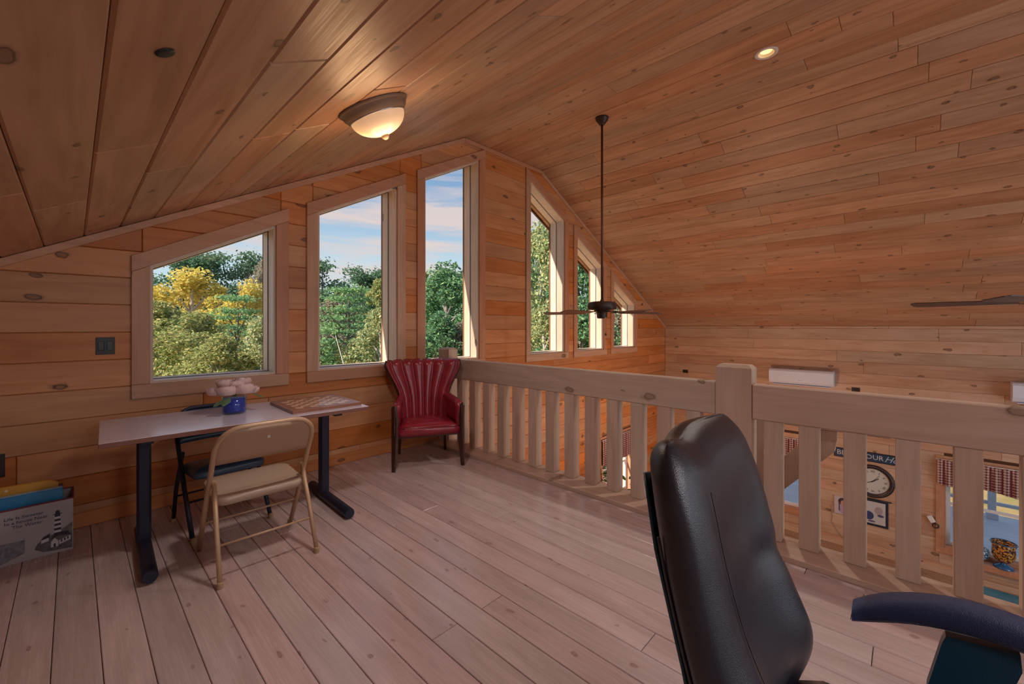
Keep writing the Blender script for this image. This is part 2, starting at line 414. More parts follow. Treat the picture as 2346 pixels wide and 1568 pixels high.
# lower floor and outer shell
lower = struct(MB().box((XL-.2, YB-.26, ZLOW-.2), (XR+.2, WY+.26, ZLOW)).build('floor_lower', wood('lower floor boards', (.40, .26, .17), (.30, .18, .11), 1, .35)))
wl_ = struct(MB().box((XL-.25, YB-.26, ZLOW), (XL, WY+.26, roof(XL)+.1)).build('wall_left', PINE_WALL_R))
wr = struct(MB().box((XR+.024, YB-.26, ZLOW), (XR+.25, WY+.26, roof(XR)+.1)).build('wall_right', BACKING))

# right wall boards, with openings for its two windows
RW = [(1.42, 2.32), (-1.55, -.44)]               # y ranges of windows in the right wall
RZ = (-2.20, -.80)
MRW = frame((XR, 0, 0), (0, -1, 0), (0, 0, 1))
MRW = Matrix(((0, 0, -1, XR), (-1, 0, 0, 0), (0, 1, 0, 0), (0, 0, 0, 1)))   # local x = -Y, y = Z, normal -X
z = .156-.2035*14
while z < roof(XR)-.001:
    z1 = min(z+.2035, roof(XR)); z0 = max(z, ZLOW)
    segs = [(-WY, -YB)]
    if z1 > RZ[0]+.01 and z0 < RZ[1]-.01:
        segs = [(-WY, -RW[0][1]), (-RW[0][0], -RW[1][1]), (-RW[1][0], -YB)]
    for (u0, u1) in segs:
        u = u0-rnd.uniform(0, 2.4)
        while u < u1:
            e = u+rnd.uniform(1.6, 3.6)
            if u1-e < .4: e = u1
            a, b = max(u, u0), min(e, u1)
            if b-a > .02: plank([(a, z0), (b, z0), (b, z1), (a, z1)], MRW, PINE_WALL_R, wr, th=.023, ch=.0035)
            u = e
    z += .2035

# front gable wall: structure behind, boards in front
wf = MB()
MFW = Matrix(((1, 0, 0, 0), (0, 0, -1, WY), (0, 1, 0, 0), (0, 0, 0, 1)))    # local x = X, y = Z, normal -Y
def cells(e=0.0):
    """convex cells of the gable wall between, below and above the window openings (grown by e)"""
    out = []; x = XL
    LW = [(6.98, 8.15)]
    for i, (a, b) in enumerate(WINX):
        out.append((x, a-e, ZLOW, None, None)); out.append((a-e, b+e, ZLOW, SILL-e, None)); s, t = headline(i)
        out.append((a-e, b+e, None, None, (s, t+e*1.13))); x = b+e
    out.append((x, XR, ZLOW, None, None)); return out
LOWWIN = (6.98, 8.15, -2.05, -.80)
for (x0, x1, zb, zt, hd) in cells():
    p = [(x0, ZLOW), (x1, ZLOW), (x1, 5), (x0, 5)]
    for h in ROOFH: p = clip(p, *h)
    if zt is not None:
        p = clip(p, 0, 1, zt)
        q0, q1 = max(x0, LOWWIN[0]), min(x1, LOWWIN[1])
        if q1 > q0:
            for r0, r1, s0, s1 in ((x0, x1, ZLOW, LOWWIN[2]), (x0, x1, LOWWIN[3], zt), (x0, q0, LOWWIN[2], LOWWIN[3]), (q1, x1, LOWWIN[2], LOWWIN[3])):
                if r1-r0 > 1e-3: wf.prism([(r0, s0), (r1, s0), (r1, s1), (r0, s1)], MFW, -.27, -.024)
            continue
    elif hd: p = clip(p, hd[0], -1, -hd[1])
    else:
        q0, q1 = max(x0, LOWWIN[0]), min(x1, LOWWIN[1])
        if q1 > q0:
            for r0, r1, s0, s1 in ((x0, x1, ZLOW, LOWWIN[2]), (x0, q0, LOWWIN[2], LOWWIN[3]), (q1, x1, LOWWIN[2], LOWWIN[3])):
                if r1-r0 > 1e-3: wf.prism([(r0, s0), (r1, s0), (r1, s1), (r0, s1)], MFW, -.27, -.024)
            p = clip(p, 0, -1, -LOWWIN[3])
    if len(p) > 2: wf.prism(p, MFW, -.27, -.024)
wall_front = struct(wf.build('wall_front', pbr('log siding', (.28, .13, .06), .7)))
z = .156-.2035*14
E_ = .045
while z < ZF:
    z0, z1 = max(z, ZLOW), z+.2035
    base = [(-9, z0), (20, z0), (20, z1), (-9, z1)]
    def cut(x0, x1, extra=()):
        p = [(x0, z0), (x1, z0), (x1, z1), (x0, z1)]
        for h in list(ROOFH)+list(extra):
            if len(p) > 2: p = clip(p, *h)
        return p if len(p) > 2 else None
    def span(x0, x1, extra=(), lens=(2.6, 4.8)):
        u = x0-rnd.uniform(0, lens[0])
        while u < x1:
            e = u+rnd.uniform(*lens)
            if x1-e < .4: e = x1
            a, b = max(u, x0), min(e, x1)
            if b-a > .02:
                p = cut(a, b, extra)
                if p: plank(p, MFW, PINE_WALL, wall_front, th=.023, ch=.005)
            u = e
    if z1 <= SILL-E_+.06:
        if z1 > LOWWIN[2] and z0 < LOWWIN[3]:
            span(XL, LOWWIN[0]); span(LOWWIN[1], XR)
        else: span(XL, XR)
    else:
        x = XL
        for i, (a, b) in enumerate(WINX):
            span(x, a-E_); x = b+E_
            s, t = headline(i); t += E_*1.13
            if z0 < SILL-E_: span(a-E_, b+E_, [(0, 1, SILL-E_)])
            if z1 > min(s*a+t, s*b+t): span(a-E_, b+E_, [(s, -1, -t)])
        span(x, XR)
    z += .2035

# windows of the gable: jamb, glass and four casing boards each
for i, (a, b) in enumerate(WINX):
    s, t = headline(i); za, zb = s*a+t, s*b+t
    op = [(a, SILL), (b, SILL), (b, zb), (a, za)]
    def ring(mb, outer, inner, d0, d1):
        n = len(outer)
        for k in range(n):
            j = (k+1) % n
            mb.prism([outer[k], outer[j], inner[j], inner[k]], MFW, d0, d1)
    g = lambda d: inset(op, d)[1]
    jm = MB(); ring(jm, g(-.003), g(.019), -.145, .0)
    w = struct(jm.build('window_%d' % (i+1), JAMB))
    jm = MB(); ring(jm, g(-.003), g(.025), -.155, -.1465); jm.build('gasket', pbr('dark gasket', (.13, .12, .15), .6), w)
    jm = MB(); ring(jm, g(-.003), g(.024), -.275, -.158); jm.build('outer_frame', JAMB, w)
    jm = MB(); ring(jm, inset(op, -.10)[1], g(.022), -.31, -.2765); jm.build('outer_casing', pbr('brown siding trim', (.16, .07, .03), .7), w)
    MB().prism(g(.026), MFW, -.1575, -.1505).build('pane', GLASS, w)
    cw = .108
    oc = inset(op, -cw)[1]
    left = [(oc[0][0], SILL), (a, SILL), (a, za), (oc[0][0], s*oc[0][0]+t)]
    right = [(b, SILL), (oc[1][0], SILL), (oc[1][0], s*oc[1][0]+t), (b, zb)]
    bot = [(oc[0][0], oc[0][1]), (oc[1][0], oc[1][1]), (oc[1][0], SILL), (oc[0][0], SILL)]
    up = cw*1.131
    top = [(oc[0][0], s*oc[0][0]+t), (oc[1][0], s*oc[1][0]+t), (oc[1][0], s*oc[1][0]+t+up), (oc[0][0], s*oc[0][0]+t+up)]
    for h in ROOFH: top = clip(top, *h)
    MT = MFW.copy(); MT[1][3] = WY-.022
    for poly, mt in ((left, PINE_TRIM_Z), (right, PINE_TRIM_Z), (bot, PINE_TRIM_X), (top, PINE_TRIM_X)):
        plank(poly, MT, mt, w, th=.0215, ch=.003, gap=.0005, name='casing')
# lower window of the gable
def wall_window(name, M, u0, u1, v0, v1, bars=1):
    op = [(u0, v0), (u1, v0), (u1, v1), (u0, v1)]
    def ring(mb, o, n_, d0, d1):
        for k in range(4):
            j = (k+1) % 4; mb.prism([o[k], o[j], n_[j], n_[k]], M, d0, d1)
    mb = MB(); ring(mb, inset(op, -.004)[1], inset(op, .02)[1], -.20, 0)
    w = struct(mb.build(name, PINE_TRIM_Z))
    white = pbr('white vinyl sash', (.72, .74, .76), .4)
    mb = MB(); ring(mb, inset(op, .02)[1], inset(op, .075)[1], -.15, -.10)
    mb.build('sash', white, w)
    MB().box((u0+.07, (v0+v1)/2-.02, -.14), (u1-.07, (v0+v1)/2+.02, -.105), M=M).build('sash_bar', white, w)
    MB().prism(inset(op, .07)[1], M, -.132, -.126).build('pane', GLASS, w)
    MT = M @ Matrix.Translation((0, 0, .022)); c = .10
    for poly in ([(u0-c, v0), (u0, v0), (u0, v1), (u0-c, v1)], [(u1, v0), (u1+c, v0), (u1+c, v1), (u1, v1)],
                 [(u0-c, v0-c), (u1+c, v0-c), (u1+c, v0), (u0-c, v0)], [(u0-c, v1), (u1+c, v1), (u1+c, v1+c), (u0-c, v1+c)]):
        plank(poly, MT, PINE_TRIM_X, w, th=.0215, ch=.003, name='casing')
    return w
wall_window('window_7', MFW, *LOWWIN)
# cut the right wall structure round its windows: rebuild it as pieces
bpy.data.meshes.remove(wr.data) if False else None
mb = MB()
for y0, y1, z0, z1 in ((YB-.26, WY+.26, ZLOW, RZ[0]), (YB-.26, WY+.26, RZ[1], roof(XR)+.1), (YB-.26, RW[1][0], RZ[0], RZ[1]), (RW[1][1], RW[0][0], RZ[0], RZ[1]), (RW[0][1], WY+.26, RZ[0], RZ[1])):
    mb.box((XR+.024, y0, z0), (XR+.25, y1, z1))
nm = bpy.data.meshes.new('wall_right'); nm.from_pydata(mb.v, [], mb.f); nm.materials.append(BACKING); wr.data = nm
w8 = wall_window('window_8', MRW, -RW[0][1], -RW[0][0], *RZ)
w9 = wall_window('window_9', MRW, -RW[1][1], -RW[1][0], *RZ)

# opposite gable, behind the camera: openings for its windows, glazed
mb = MB()
for (x0, x1, zb, zt, hd) in cells():
    p = [(x0, ZLOW), (x1, ZLOW), (x1, 5), (x0, 5)]
    for h in ROOFH: p = clip(p, *h)
    if zt is not None: p = clip(p, 0, 1, zt)
    elif hd: p = clip(p, hd[0], -1, -hd[1])
    if len(p) > 2: mb.prism(p, Matrix(((1, 0, 0, 0), (0, 0, -1, YB), (0, 1, 0, 0), (0, 0, 0, 1))), 0, .26)
struct(mb.build('wall_back', PINE_WALL_R))
for i, (a, b) in enumerate(WINX):
    s, t = headline(i)
    w = struct(MB().prism([(a, SILL), (b, SILL), (b, s*b+t), (a, s*a+t)], Matrix(((1, 0, 0, 0), (0, 0, -1, YB), (0, 1, 0, 0), (0, 0, 0, 1))), .12, .126).build('window_%d' % (10+i), GLASS))

# ceiling: three planes of boards running along the ridge, roof above, soffit outside
YO = 4.98
sl = math.atan(MS); SLEN = (XC-HF-XL)/math.cos(sl)
mb = MB()
def roofquad(x0, x1, off0, off1, y0=YB-.3, y1=YO):
    z0, z1 = roof(x0) if x0 != XL-.5 else roof(XL)-.5*MS, roof(x1) if x1 != XR+.5 else roof(XR)-.5*MS
    mb.add([(x0, y0, z0+off0), (x1, y0, z1+off0), (x1, y1, z1+off0), (x0, y1, z0+off0), (x0, y0, z0+off1), (x1, y0, z1+off1), (x1, y1, z1+off1), (x0, y1, z0+off1)],
           [(3,2,1,0),(4,5,6,7),(0,1,5,4),(1,2,6,5),(2,3,7,6),(3,0,4,7)])
roofquad(XL-.5, XC-HF, .026, .30); roofquad(XC-HF, XC+HF, .026, .30); roofquad(XC+HF, XR+.5, .026, .30)
ceiling = struct(mb.build('ceiling', BACKING))
d = Vector((math.cos(sl), 0, math.sin(sl)))
# left slope: local x = +Y, local y = -(up-slope) so the normal points down
def slope_frame(o, up): 
    xa = Vector((0, 1, 0)); ya = Vector(up).normalized(); z_ = xa.cross(ya)
    if z_.z > 0: ya = -ya
    return frame(o, xa, ya), (1 if z_.z <= 0 else -1)
for which in ('left', 'flat', 'right'):
    if which == 'left':
        Mx, sg = slope_frame((.055, 0, roof(.055)), d); lo, hi, wd = (XL-.055)/d.x, (XC-HF-.055)/d.x, .188/d.x; start = -7*wd
    elif which == 'flat':
        Mx, sg = slope_frame((XC-HF, 0, ZF), (1, 0, 0)); lo, hi, wd = 0, 2*HF, 2*HF/7; start = 0
    else:
        Mx, sg = slope_frame((XC+HF, 0, ZF), (d.x, 0, -d.z)); lo, hi, wd = 0, (XR-XC-HF)/d.x, .2131; start = 0
    v = start; row = 0
    while v < hi-.01:
        a, b = max(v, lo), min(v+wd, hi)
        if b-a > .01:
            u = YB-rnd.uniform(0, 2); cuts = [YB]
            cc = YB+rnd.uniform(.5, 3)
            while cc < YO-.5: cuts.append(cc); cc += rnd.uniform(1.6, 3.4)
            cuts.append(YO)
            if which == 'flat' and row == 3: cuts = [YB, -2.6, .4, 3.0, YO]
            for c0, c1 in zip(cuts, cuts[1:]):
                ya, yb = (a, b) if sg > 0 else (-b, -a)
                if which == 'flat' and row == 3 and c0 == .4:
                    # board with the round hole of the recessed light
                    bm = bmesh.new(); cx_, cy_, rr = .93, (ya+yb)/2, .066
                    ov = [bm.verts.new((px, py, 0)) for px, py in ((c0+.001, ya+.001), (c1-.001, ya+.001), (c1-.001, yb-.001), (c0+.001, yb-.001))]
                    iv = [bm.verts.new((cx_+rr*math.cos(q*PI/16), cy_+rr*math.sin(q*PI/16), 0)) for q in range(32)]
                    es = [bm.edges.new((ov[q], ov[(q+1) % 4])) for q in range(4)]+[bm.edges.new((iv[q], iv[(q+1) % 32])) for q in range(32)]
                    bmesh.ops.triangle_fill(bm, use_beauty=True, edges=es)
                    for fc in bm.faces:
                        if fc.normal.z < 0: fc.normal_flip()
                    r_ = bmesh.ops.extrude_face_region(bm, geom=bm.faces[:])
                    for vv in r_['geom']:
                        if isinstance(vv, bmesh.types.BMVert): vv.co.z = -.024
                    bmesh.ops.recalc_face_normals(bm, faces=bm.faces[:]); bm.transform(Mx)
                    me = bpy.data.meshes.new('plank'); bm.to_mesh(me); bm.free(); me.materials.append(PINE_CEIL)
                    po = bpy.data.objects.new('plank', me); COL.objects.link(po); po.parent = ceiling
                    continue
                plank([(c0, ya), (c1, ya), (c1, yb), (c0, yb)], Mx, PINE_CEIL, ceiling, th=.024, ch=.007 if which == 'left' else .004, gap=.0012 if which == 'left' else .0010)
        v += wd; row += 1
# fascia boards closing the eave outside
mb = MB()
for x0, x1 in ((XL-.5, XC-HF), (XC-HF, XC+HF), (XC+HF, XR+.5)):
    z0 = roof(x0) if x0 != XL-.5 else roof(XL)-.5*MS; z1 = roof(x1) if x1 != XR+.5 else roof(XR)-.5*MS
    mb.prism([(x0, z0-.03), (x1, z1-.03), (x1, z1+.30), (x0, z0+.30)], Matrix(((1, 0, 0, 0), (0, 0, -1, YO), (0, 1, 0, 0), (0, 0, 0, 1))), -.03, 0)
struct(mb.build('trim_4', pbr('brown fascia', (.12, .06, .04), .6)))
# rake trim under the ceiling, baseboard, corner trim
TM = Matrix(((1, 0, 0, 0), (0, 0, -1, WY-.026), (0, 1, 0, 0), (0, 0, 0, 1)))
for k, (x0, x1) in enumerate(((XL, XC-HF), (XC-HF, XC+HF), (XC+HF, XR))):
    z0, z1 = roof(x0), roof(x1); t_ = .062 if k != 1 else .055
    o = plank([(x0, z0-t_), (x1, z1-t_), (x1, z1-.002), (x0, z0-.002)], TM, PINE_TRIM_X, None, th=.025, ch=.004, name='trim_%d' % (k+1)); struct(o)
struct(plank([(XL, 0), (3.22, 0), (3.22, .105), (XL, .105)], Matrix(((1, 0, 0, 0), (0, 0, -1, WY-.02), (0, 1, 0, 0), (0, 0, 0, 1))), PINE_WALL, None, th=.0195, ch=.004, name='baseboard_front'))
struct(plank([(-WY, ZLOW), (-YB, ZLOW), (-YB, ZLOW+.10), (-WY, ZLOW+.10)], MRW @ Matrix.Translation((0, 0, .02)), PINE_WALL_R, None, th=.0195, ch=.004, name='baseboard_right'))

# ------------------------------------------------------------------ loft railing
rail = thing('loft_railing', 'long pale pine railing with square balusters along the open loft edge', 'railing', (0, 0, 0))
MB().box((2.955, YB+.01, .0), (3.24, WY-.03, .035), .003).build('bottom_plate', PINE_RAIL_Y, rail)
posts = [(4.0, 4.205), (.753, .978), (-2.6, -2.375)]
for a, b in posts:
    mb = MB(); x0, x1 = RX-.002, RX+.13; z1 = 1.157; c = .022
    mb.box((x0, a, .0355), (x1, b, z1-c))
    mb.add([(x0, a, z1-c), (x1, a, z1-c), (x1, b, z1-c), (x0, b, z1-c), (x0+c, a+c, z1), (x1-c, a+c, z1), (x1-c, b-c, z1), (x0+c, b-c, z1)],
           [(0,1,5,4),(1,2,6,5),(2,3,7,6),(3,0,4,7),(4,5,6,7)])
    mb.build('post', PINE_RAIL_Z, rail)
for y0, y1 in ((.98, 3.998), (-2.373, .751), (YB+.01, -2.602)):
    MB().box((RX, y0, .800), (RX+.095, y1, 1.031), .006).build('top_rail', PINE_RAIL_Y, rail)
bm0 = MB().box((-.047, -.0505, .0355), (.047, .0505, .7995), .003).build('baluster', PINE_RAIL_Z, rail)
by = [3.80, 3.577, 3.351, 3.125, 2.905, 2.684, 2.464, 2.241, 2.02, 1.80, 1.581, 1.358, 1.137, .634, .441, .2215, -.003, -.2255, -.45]
by = [3.80, 3.577, 3.351, 3.125, 2.905, 2.684, 2.464, 2.241, 2.02, 1.80, 1.581, 1.358, 1.137, .634, .441, .2215, -.003, -.2255, -.45, -.68, -.90, -1.13, -1.35, -1.58, -1.80, -2.03, -2.25]
for k, y in enumerate(by):
    o = bm0 if k == 0 else bm0.copy()
    if k: COL.objects.link(o)
    o.location = (RX+.0475, y, 0)

# ------------------------------------------------------------------ folding table
TZ = .784
ta = math.atan2(3.106-3.164, 1.63-.102)
tb = thing('folding_table', 'long narrow table with a pale laminate top and dark red edge', 'table', (.873, 3.525, 0), ta)
L2, D2 = .765, .385
top = MB().box((-L2, -D2, TZ-.004), (L2, D2, TZ), .0015).build('tabletop', pbr('pinkish beige laminate', (.62, .58, .66), .20, spec=.7, var=.03), tb)
MB().box((-L2, -D2, TZ-.03), (L2, D2, TZ-.0042), .002).build('edge_band', pbr('dark red wood edge', (.20, .085, .06), .45), top)
for sx_ in (-1, 1):
    px = -.562 if sx_ < 0 else .548
    lg = MB().box((px-.035, -.055, .055), (px+.035, .012, TZ-.03), .012).build('leg', DARK_BLUE, tb)
    ft = MB(); ft.tube([(px, -.535, .043), (px, -.525, .043), (px, .24, .043), (px, .25, .043)], [.034, .037, .037, .034], 20)
    ft.build('foot', DARK_BLUE, tb, angle=.6)
    MB().lathe([(.012, .0), (.02, .002), (.02, .006), (.008, .008), (.008, .02)], 14, Matrix.Translation((px, -.45, 0))).build('glide', DARK_BLUE, tb)
    MB().box((px-.03, -.33, TZ-.055), (px+.03, .33, TZ-.0305), .004).build('top_bracket', DARK_BLUE, tb)

# ------------------------------------------------------------------ folding chairs
def folding_chair(name, label, loc, rz, tube, panelm, seatm, padded, wf=.51, wr=.53, lean=.60, ztop=.85, yr=.53):
    """faces -y; origin between the front feet; front legs lean back into the back frame, rear legs brace them"""
    t = thing(name, label, 'chair', loc, rz)
    h = wf/2; r = .0145
    z_of = lambda z: z*.5          # back frame leans back by half its rise
    pts = []
    def yb(z): return lean*z
    # back frame: an inverted U with rounded top corners
    L = [(-h, yb(0.012), .012), (-h, yb(.3), .3), (-h*.985, yb(.5), .5)]
    arc = []
    rr = .13
    for k in range(9):
        a = PI-PI/2*k/8; arc.append((-h*.98+rr+rr*math.cos(a), yb(ztop-rr+rr*math.sin(a)), ztop-rr+rr*math.sin(a)))
    R = [(-x_, y_, z_) for x_, y_, z_ in (L+arc)][::-1]
    MB().tube(L+arc+R, r, 12).build('back_frame', tube, t, smooth=True)
    # backrest panel, bowed
    v = []; f = []; nx, nz = 16, 6
    for side in (0, 1):
        for j in range(nz+1):
            zz = ztop-.225+.215*j/nz
            hw = h*.975
            if zz > ztop-rr: hw = h*.98-rr+math.sqrt(max(0, rr*rr-(zz-ztop+rr)**2))
            for i in range(nx+1):
                s_ = -1+2*i/nx
                v.append((s_*hw, yb(zz)+.018*(1-s_*s_)+(.006 if side else -.006), zz+.004*math.cos(s_*PI/2)))
    n1 = (nx+1)*(nz+1)
    for j in range(nz):
        for i in range(nx):
            a = j*(nx+1)+i; q = [a, a+1, a+nx+2, a+nx+1]; f.append(q); f.append([x_+n1 for x_ in q][::-1])
    for i in range(nx): f.append([i+1, i, n1+i, n1+i+1]); a = nz*(nx+1)+i; f.append([a, a+1, n1+a+1, n1+a])
    for j in range(nz):
        a = j*(nx+1); f.append([a, a+nx+1, n1+a+nx+1, n1+a]); a += nx; f.append([a+nx+1, a, n1+a, n1+a+nx+1])
    bp = obj('backrest', v, f, panelm, t, True)
    if not padded:
        MB().tube([(.0, yb(ztop-.085)+.0235, ztop-.085), (.0, yb(ztop-.085)+.0265, ztop-.085)], .0095, 14).build('plug', pbr('pale plastic plug', (.62, .55, .47), .5), bp)
    # rear legs
    for sx_ in (-1, 1):
        MB().tube([(sx_*(wr/2), yr, .012), (sx_*(wr/2-.004), yr+(yb(.52)-yr)*.46, .25), (sx_*(h-.024), yb(.52), .52)], r*.9, 10).build('leg', tube, t, smooth=True)
        for fx_, fy_ in ((sx_*wr/2, yr), (sx_*h, yb(0))): MB().lathe([(.015, 0), (.0165, .004), (.016, .03), (.013, .034)], 14, Matrix.Translation((fx_, fy_, 0))).build('rubber_foot', pbr('foot_'+name, (.06, .045, .04) if padded else (.42, .30, .17), .6), t)
    MB().tube([(-h, yb(.22), .22), (h, yb(.22), .22)], .007, 8).build('stretcher', tube, t, smooth=True)
    MB().tube([(-wr/2+.006, yr+(yb(.52)-yr)*.36, .195), (wr/2-.006, yr+(yb(.52)-yr)*.36, .195)], .007, 8).build('stretcher', tube, t, smooth=True)
    # seat with a rolled front lip
    v = []; f = []
    sw, sd, zs = h-.018, .40, .435; ysc = yb(.435)-.09
    def outline(grow, rc=.07, n=6):
        P = []
        x0, x1, y0, y1 = -sw+grow, sw-grow, yb(.435)-.29+grow, yb(.435)+.11-grow
        for cx_, cy_, a0 in ((x1-rc, y0+rc, -PI/2), (x1-rc, y1-rc, 0), (x0+rc, y1-rc, PI/2), (x0+rc, y0+rc, PI)):
            for k in range(n+1):
                a = a0+PI/2*k/n; P.append((cx_+rc*math.cos(a), cy_+rc*math.sin(a)))
        return P
    lay = [(.002, zs-.045), (0, zs-.012), (.004, zs-.002), (.014, zs+(.008 if padded else .002)), (.06, zs+(.018 if padded else -.001)), (.12, zs+(.022 if padded else -.004))]
    o0 = outline(0); n = len(o0)
    for g_, zz in lay:
        for (x_, y_) in o0:
            k = 1-g_/sw; ky = 1-g_/.1675
            v.append((x_*k, ysc+(y_-ysc)*ky, zz+.05*(ysc-y_)))
    for a in range(len(lay)-1):
        for k in range(n): f.append([a*n+k, a*n+(k+1) % n, (a+1)*n+(k+1) % n, (a+1)*n+k])
    f.append([(len(lay)-1)*n+k for k in range(n)]); f.append(list(range(n))[::-1])
    so = obj('seat', v, f, seatm, t, True, loc=(0, 0, 0))
    for sx_ in (-1, 1):
        MB().tube([(sx_*(h-.016), yb(.44), .44), (sx_*(h+.014), yb(.44), .44)], .006, 8).build('hinge_bolt', tube, t)
    return t
beige = pbr('beige painted steel', (.50, .33, .20), .38, .1, spec=.6)
beige2 = pbr('beige seat enamel', (.50, .38, .28), .26, 0, spec=.7)
c1 = folding_chair('folding_chair', 'beige metal folding chair pulled up to the near side of the table', (.81, 3.228, 0), PI+math.radians(-1), beige, pbr('beige back panel', (.42, .27, .17), .38, spec=.6), beige2, False, .53, .505, .59, .85, .535)
navy = pbr('navy vinyl', (.045, .10, .19), .28, spec=.7)
c2 = folding_chair('folding_chair', 'dark blue padded folding chair between the table and the wall', (.775, 3.40, 0), math.radians(4), DARK_BLUE, navy, navy, True, .47, .48, .70, .80, .48)

# ------------------------------------------------------------------ things on the table
def on_table(x, y): return (x, y, TZ+.0005)
vs = thing('flower_vase', 'round clear glass vase lined with dark blue, on the table', 'vase', on_table(.815, 3.58))
MB().lathe([(.070, 0), (.075, .002), (.076, .125), (.0725, .125), (.071, .012), (.0, .010)], 36, cap=False).build('glass', glassmat('vase glass', (.75, .86, 1.0), .06), vs, smooth=True)
MB().lathe([(.0, .011), (.066, .012), (.069, .016), (.069, .105), (.062, .110), (.0, .112)], 32, cap=False).build('blue_filling', pbr('deep blue beads', (.02, .06, .42), .18, spec=.8, bump=1.0, bscale=160), vs, smooth=True)
petal = pbr('pale pink petals', (.80, .62, .58), .6, var=.06, vscale=20)
petm, petnt, petout = newmat('petal translucent'); 
dd = petnt.nodes.new('ShaderNodeBsdfDiffuse'); tt = petnt.nodes.new('ShaderNodeBsdfTranslucent'); xx = petnt.nodes.new('ShaderNodeMixShader'); xx.inputs[0].default_value = .5
dd.inputs[0].default_value = (.92, .78, .76, 1); tt.inputs[0].default_value = (.95, .80, .78, 1)
petnt.links.new(dd.outputs[0], xx.inputs[1]); petnt.links.new(tt.outputs[0], xx.inputs[2]); petnt.links.new(xx.outputs[0], petout.inputs[0])
bq = thing('flower_bouquet', 'bunch of pale pink peonies with green leaves in the blue vase', 'flowers', (.815, 3.58, TZ+.122))
def peony(c, r, seed):
    """ruffled petals wrapped in shells round the heart of the flower"""
    rg = random.Random(seed); mb = MB()
    for ringi in range(5):
        npet = 4+ringi*2; R_ = r*(.38+.155*ringi); tip = math.radians(8+17*ringi); base = math.radians(125)
        for k in range(npet):
            a = 2*PI*(k+.5*(ringi % 2))/npet+rg.uniform(-.2, .2); wd_ = math.radians(46-2*ringi)*rg.uniform(.9, 1.15); tp_ = tip*rg.uniform(.8, 1.2); ph_ = rg.uniform(0, 6)
            vv = []; ff = []
            for i in range(7):
                for j in range(6):
                    u = -1+2*i/6; t_ = j/5
                    pol = base+(tp_-base)*(t_-.10*u*u*t_)
                    az = a+wd_*u*math.sin(PI*(.25+.5*t_))
                    ruf = 1+.07*math.sin(u*8+ph_)*t_+.10*t_*t_*(1 if ringi > 1 else -.6)
                    rr_ = R_*ruf
                    vv.append((c[0]+rr_*math.sin(pol)*math.cos(az), c[1]+rr_*math.sin(pol)*math.sin(az), c[2]+r*.35+rr_*.85*math.cos(pol)))
            for i in range(6):
                for j in range(5): q = i*6+j; ff.append([q, q+1, q+7, q+6])
            mb.add(vv, ff)
    return mb
for k, (x_, y_, z_, r_) in enumerate(((-.055, -.030, .030, .066), (.050, -.040, .034, .070), (-.112, .01, .030, .052), (.108, .0, .022, .050), (.0, .05, .045, .060), (.008, .0, .070, .056), (-.055, .015, .082, .052), (.055, .015, .088, .054))):
    peony((x_, y_, z_), r_, k+1).build('blossom', petm, bq, smooth=True)
for k, (x0, y0, z0, ang, ln) in enumerate(((-.05, -.07, .01, -2.2, .085), (-.075, -.06, .0, -2.7, .08), (.11, -.03, .02, -.4, .07))):
    vv = []; ff = []
    for i in range(7):
        t_ = i/6
        for j in (-1, 0, 1):
            wv = ln*.36*math.sin(PI*min(1, t_*.95+.03))*(1+.12*math.sin(i*2.4))
            lx, ly = t_*ln, j*wv
            vv.append((x0+lx*math.cos(ang)-ly*math.sin(ang), y0+lx*math.sin(ang)+ly*math.cos(ang), z0-.55*t_*ln-abs(j)*.006))
    for i in range(6):
        for j in range(2): q = i*3+j; ff.append([q, q+1, q+4, q+3])
    obj('leaf', vv, ff, pbr('leaf green', (.10, .20, .10), .5), bq, True)
MB().tube([(0, 0, .0), (0, .0, .04)], .012, 8).build('stem', pbr('stem green', (.08, .16, .06), .6), bq)
cb = thing('chessboard', 'folding wooden chessboard case lying shut on the right end of the table', 'board game', on_table(1.352, 3.475), ta+.015)
MB().box((-.258, -.272, 0), (.258, .272, .0115), .0015).build('lower_half', pbr('board rim wood', (.30, .13, .08), .35, var=.12), cb)
MB().box((-.258, -.272, .0125), (.258, .272, .025), .0015).build('upper_half', pbr('board rim wood', (.30, .13, .08), .35), cb)
sq = .052
lt, dk = pbr('light maple squares', (.74, .52, .36), .2, spec=.7, var=.08), pbr('walnut squares', (.30, .16, .09), .2, spec=.7, var=.08)
l0 = MB().box((-sq/2+.0002, -sq/2+.0002, 0), (sq/2-.0002, sq/2-.0002, .0008))
proto = {}
for i in range(8):
    for j in range(8):
        key = (i+j) % 2
        if key not in proto:
            o = proto[key] = l0.build('square', (lt, dk)[key], cb)
        else: o = proto[key].copy(); COL.objects.link(o)
        o.location = ((i-3.5)*sq, (j-3.5)*sq, .0252)

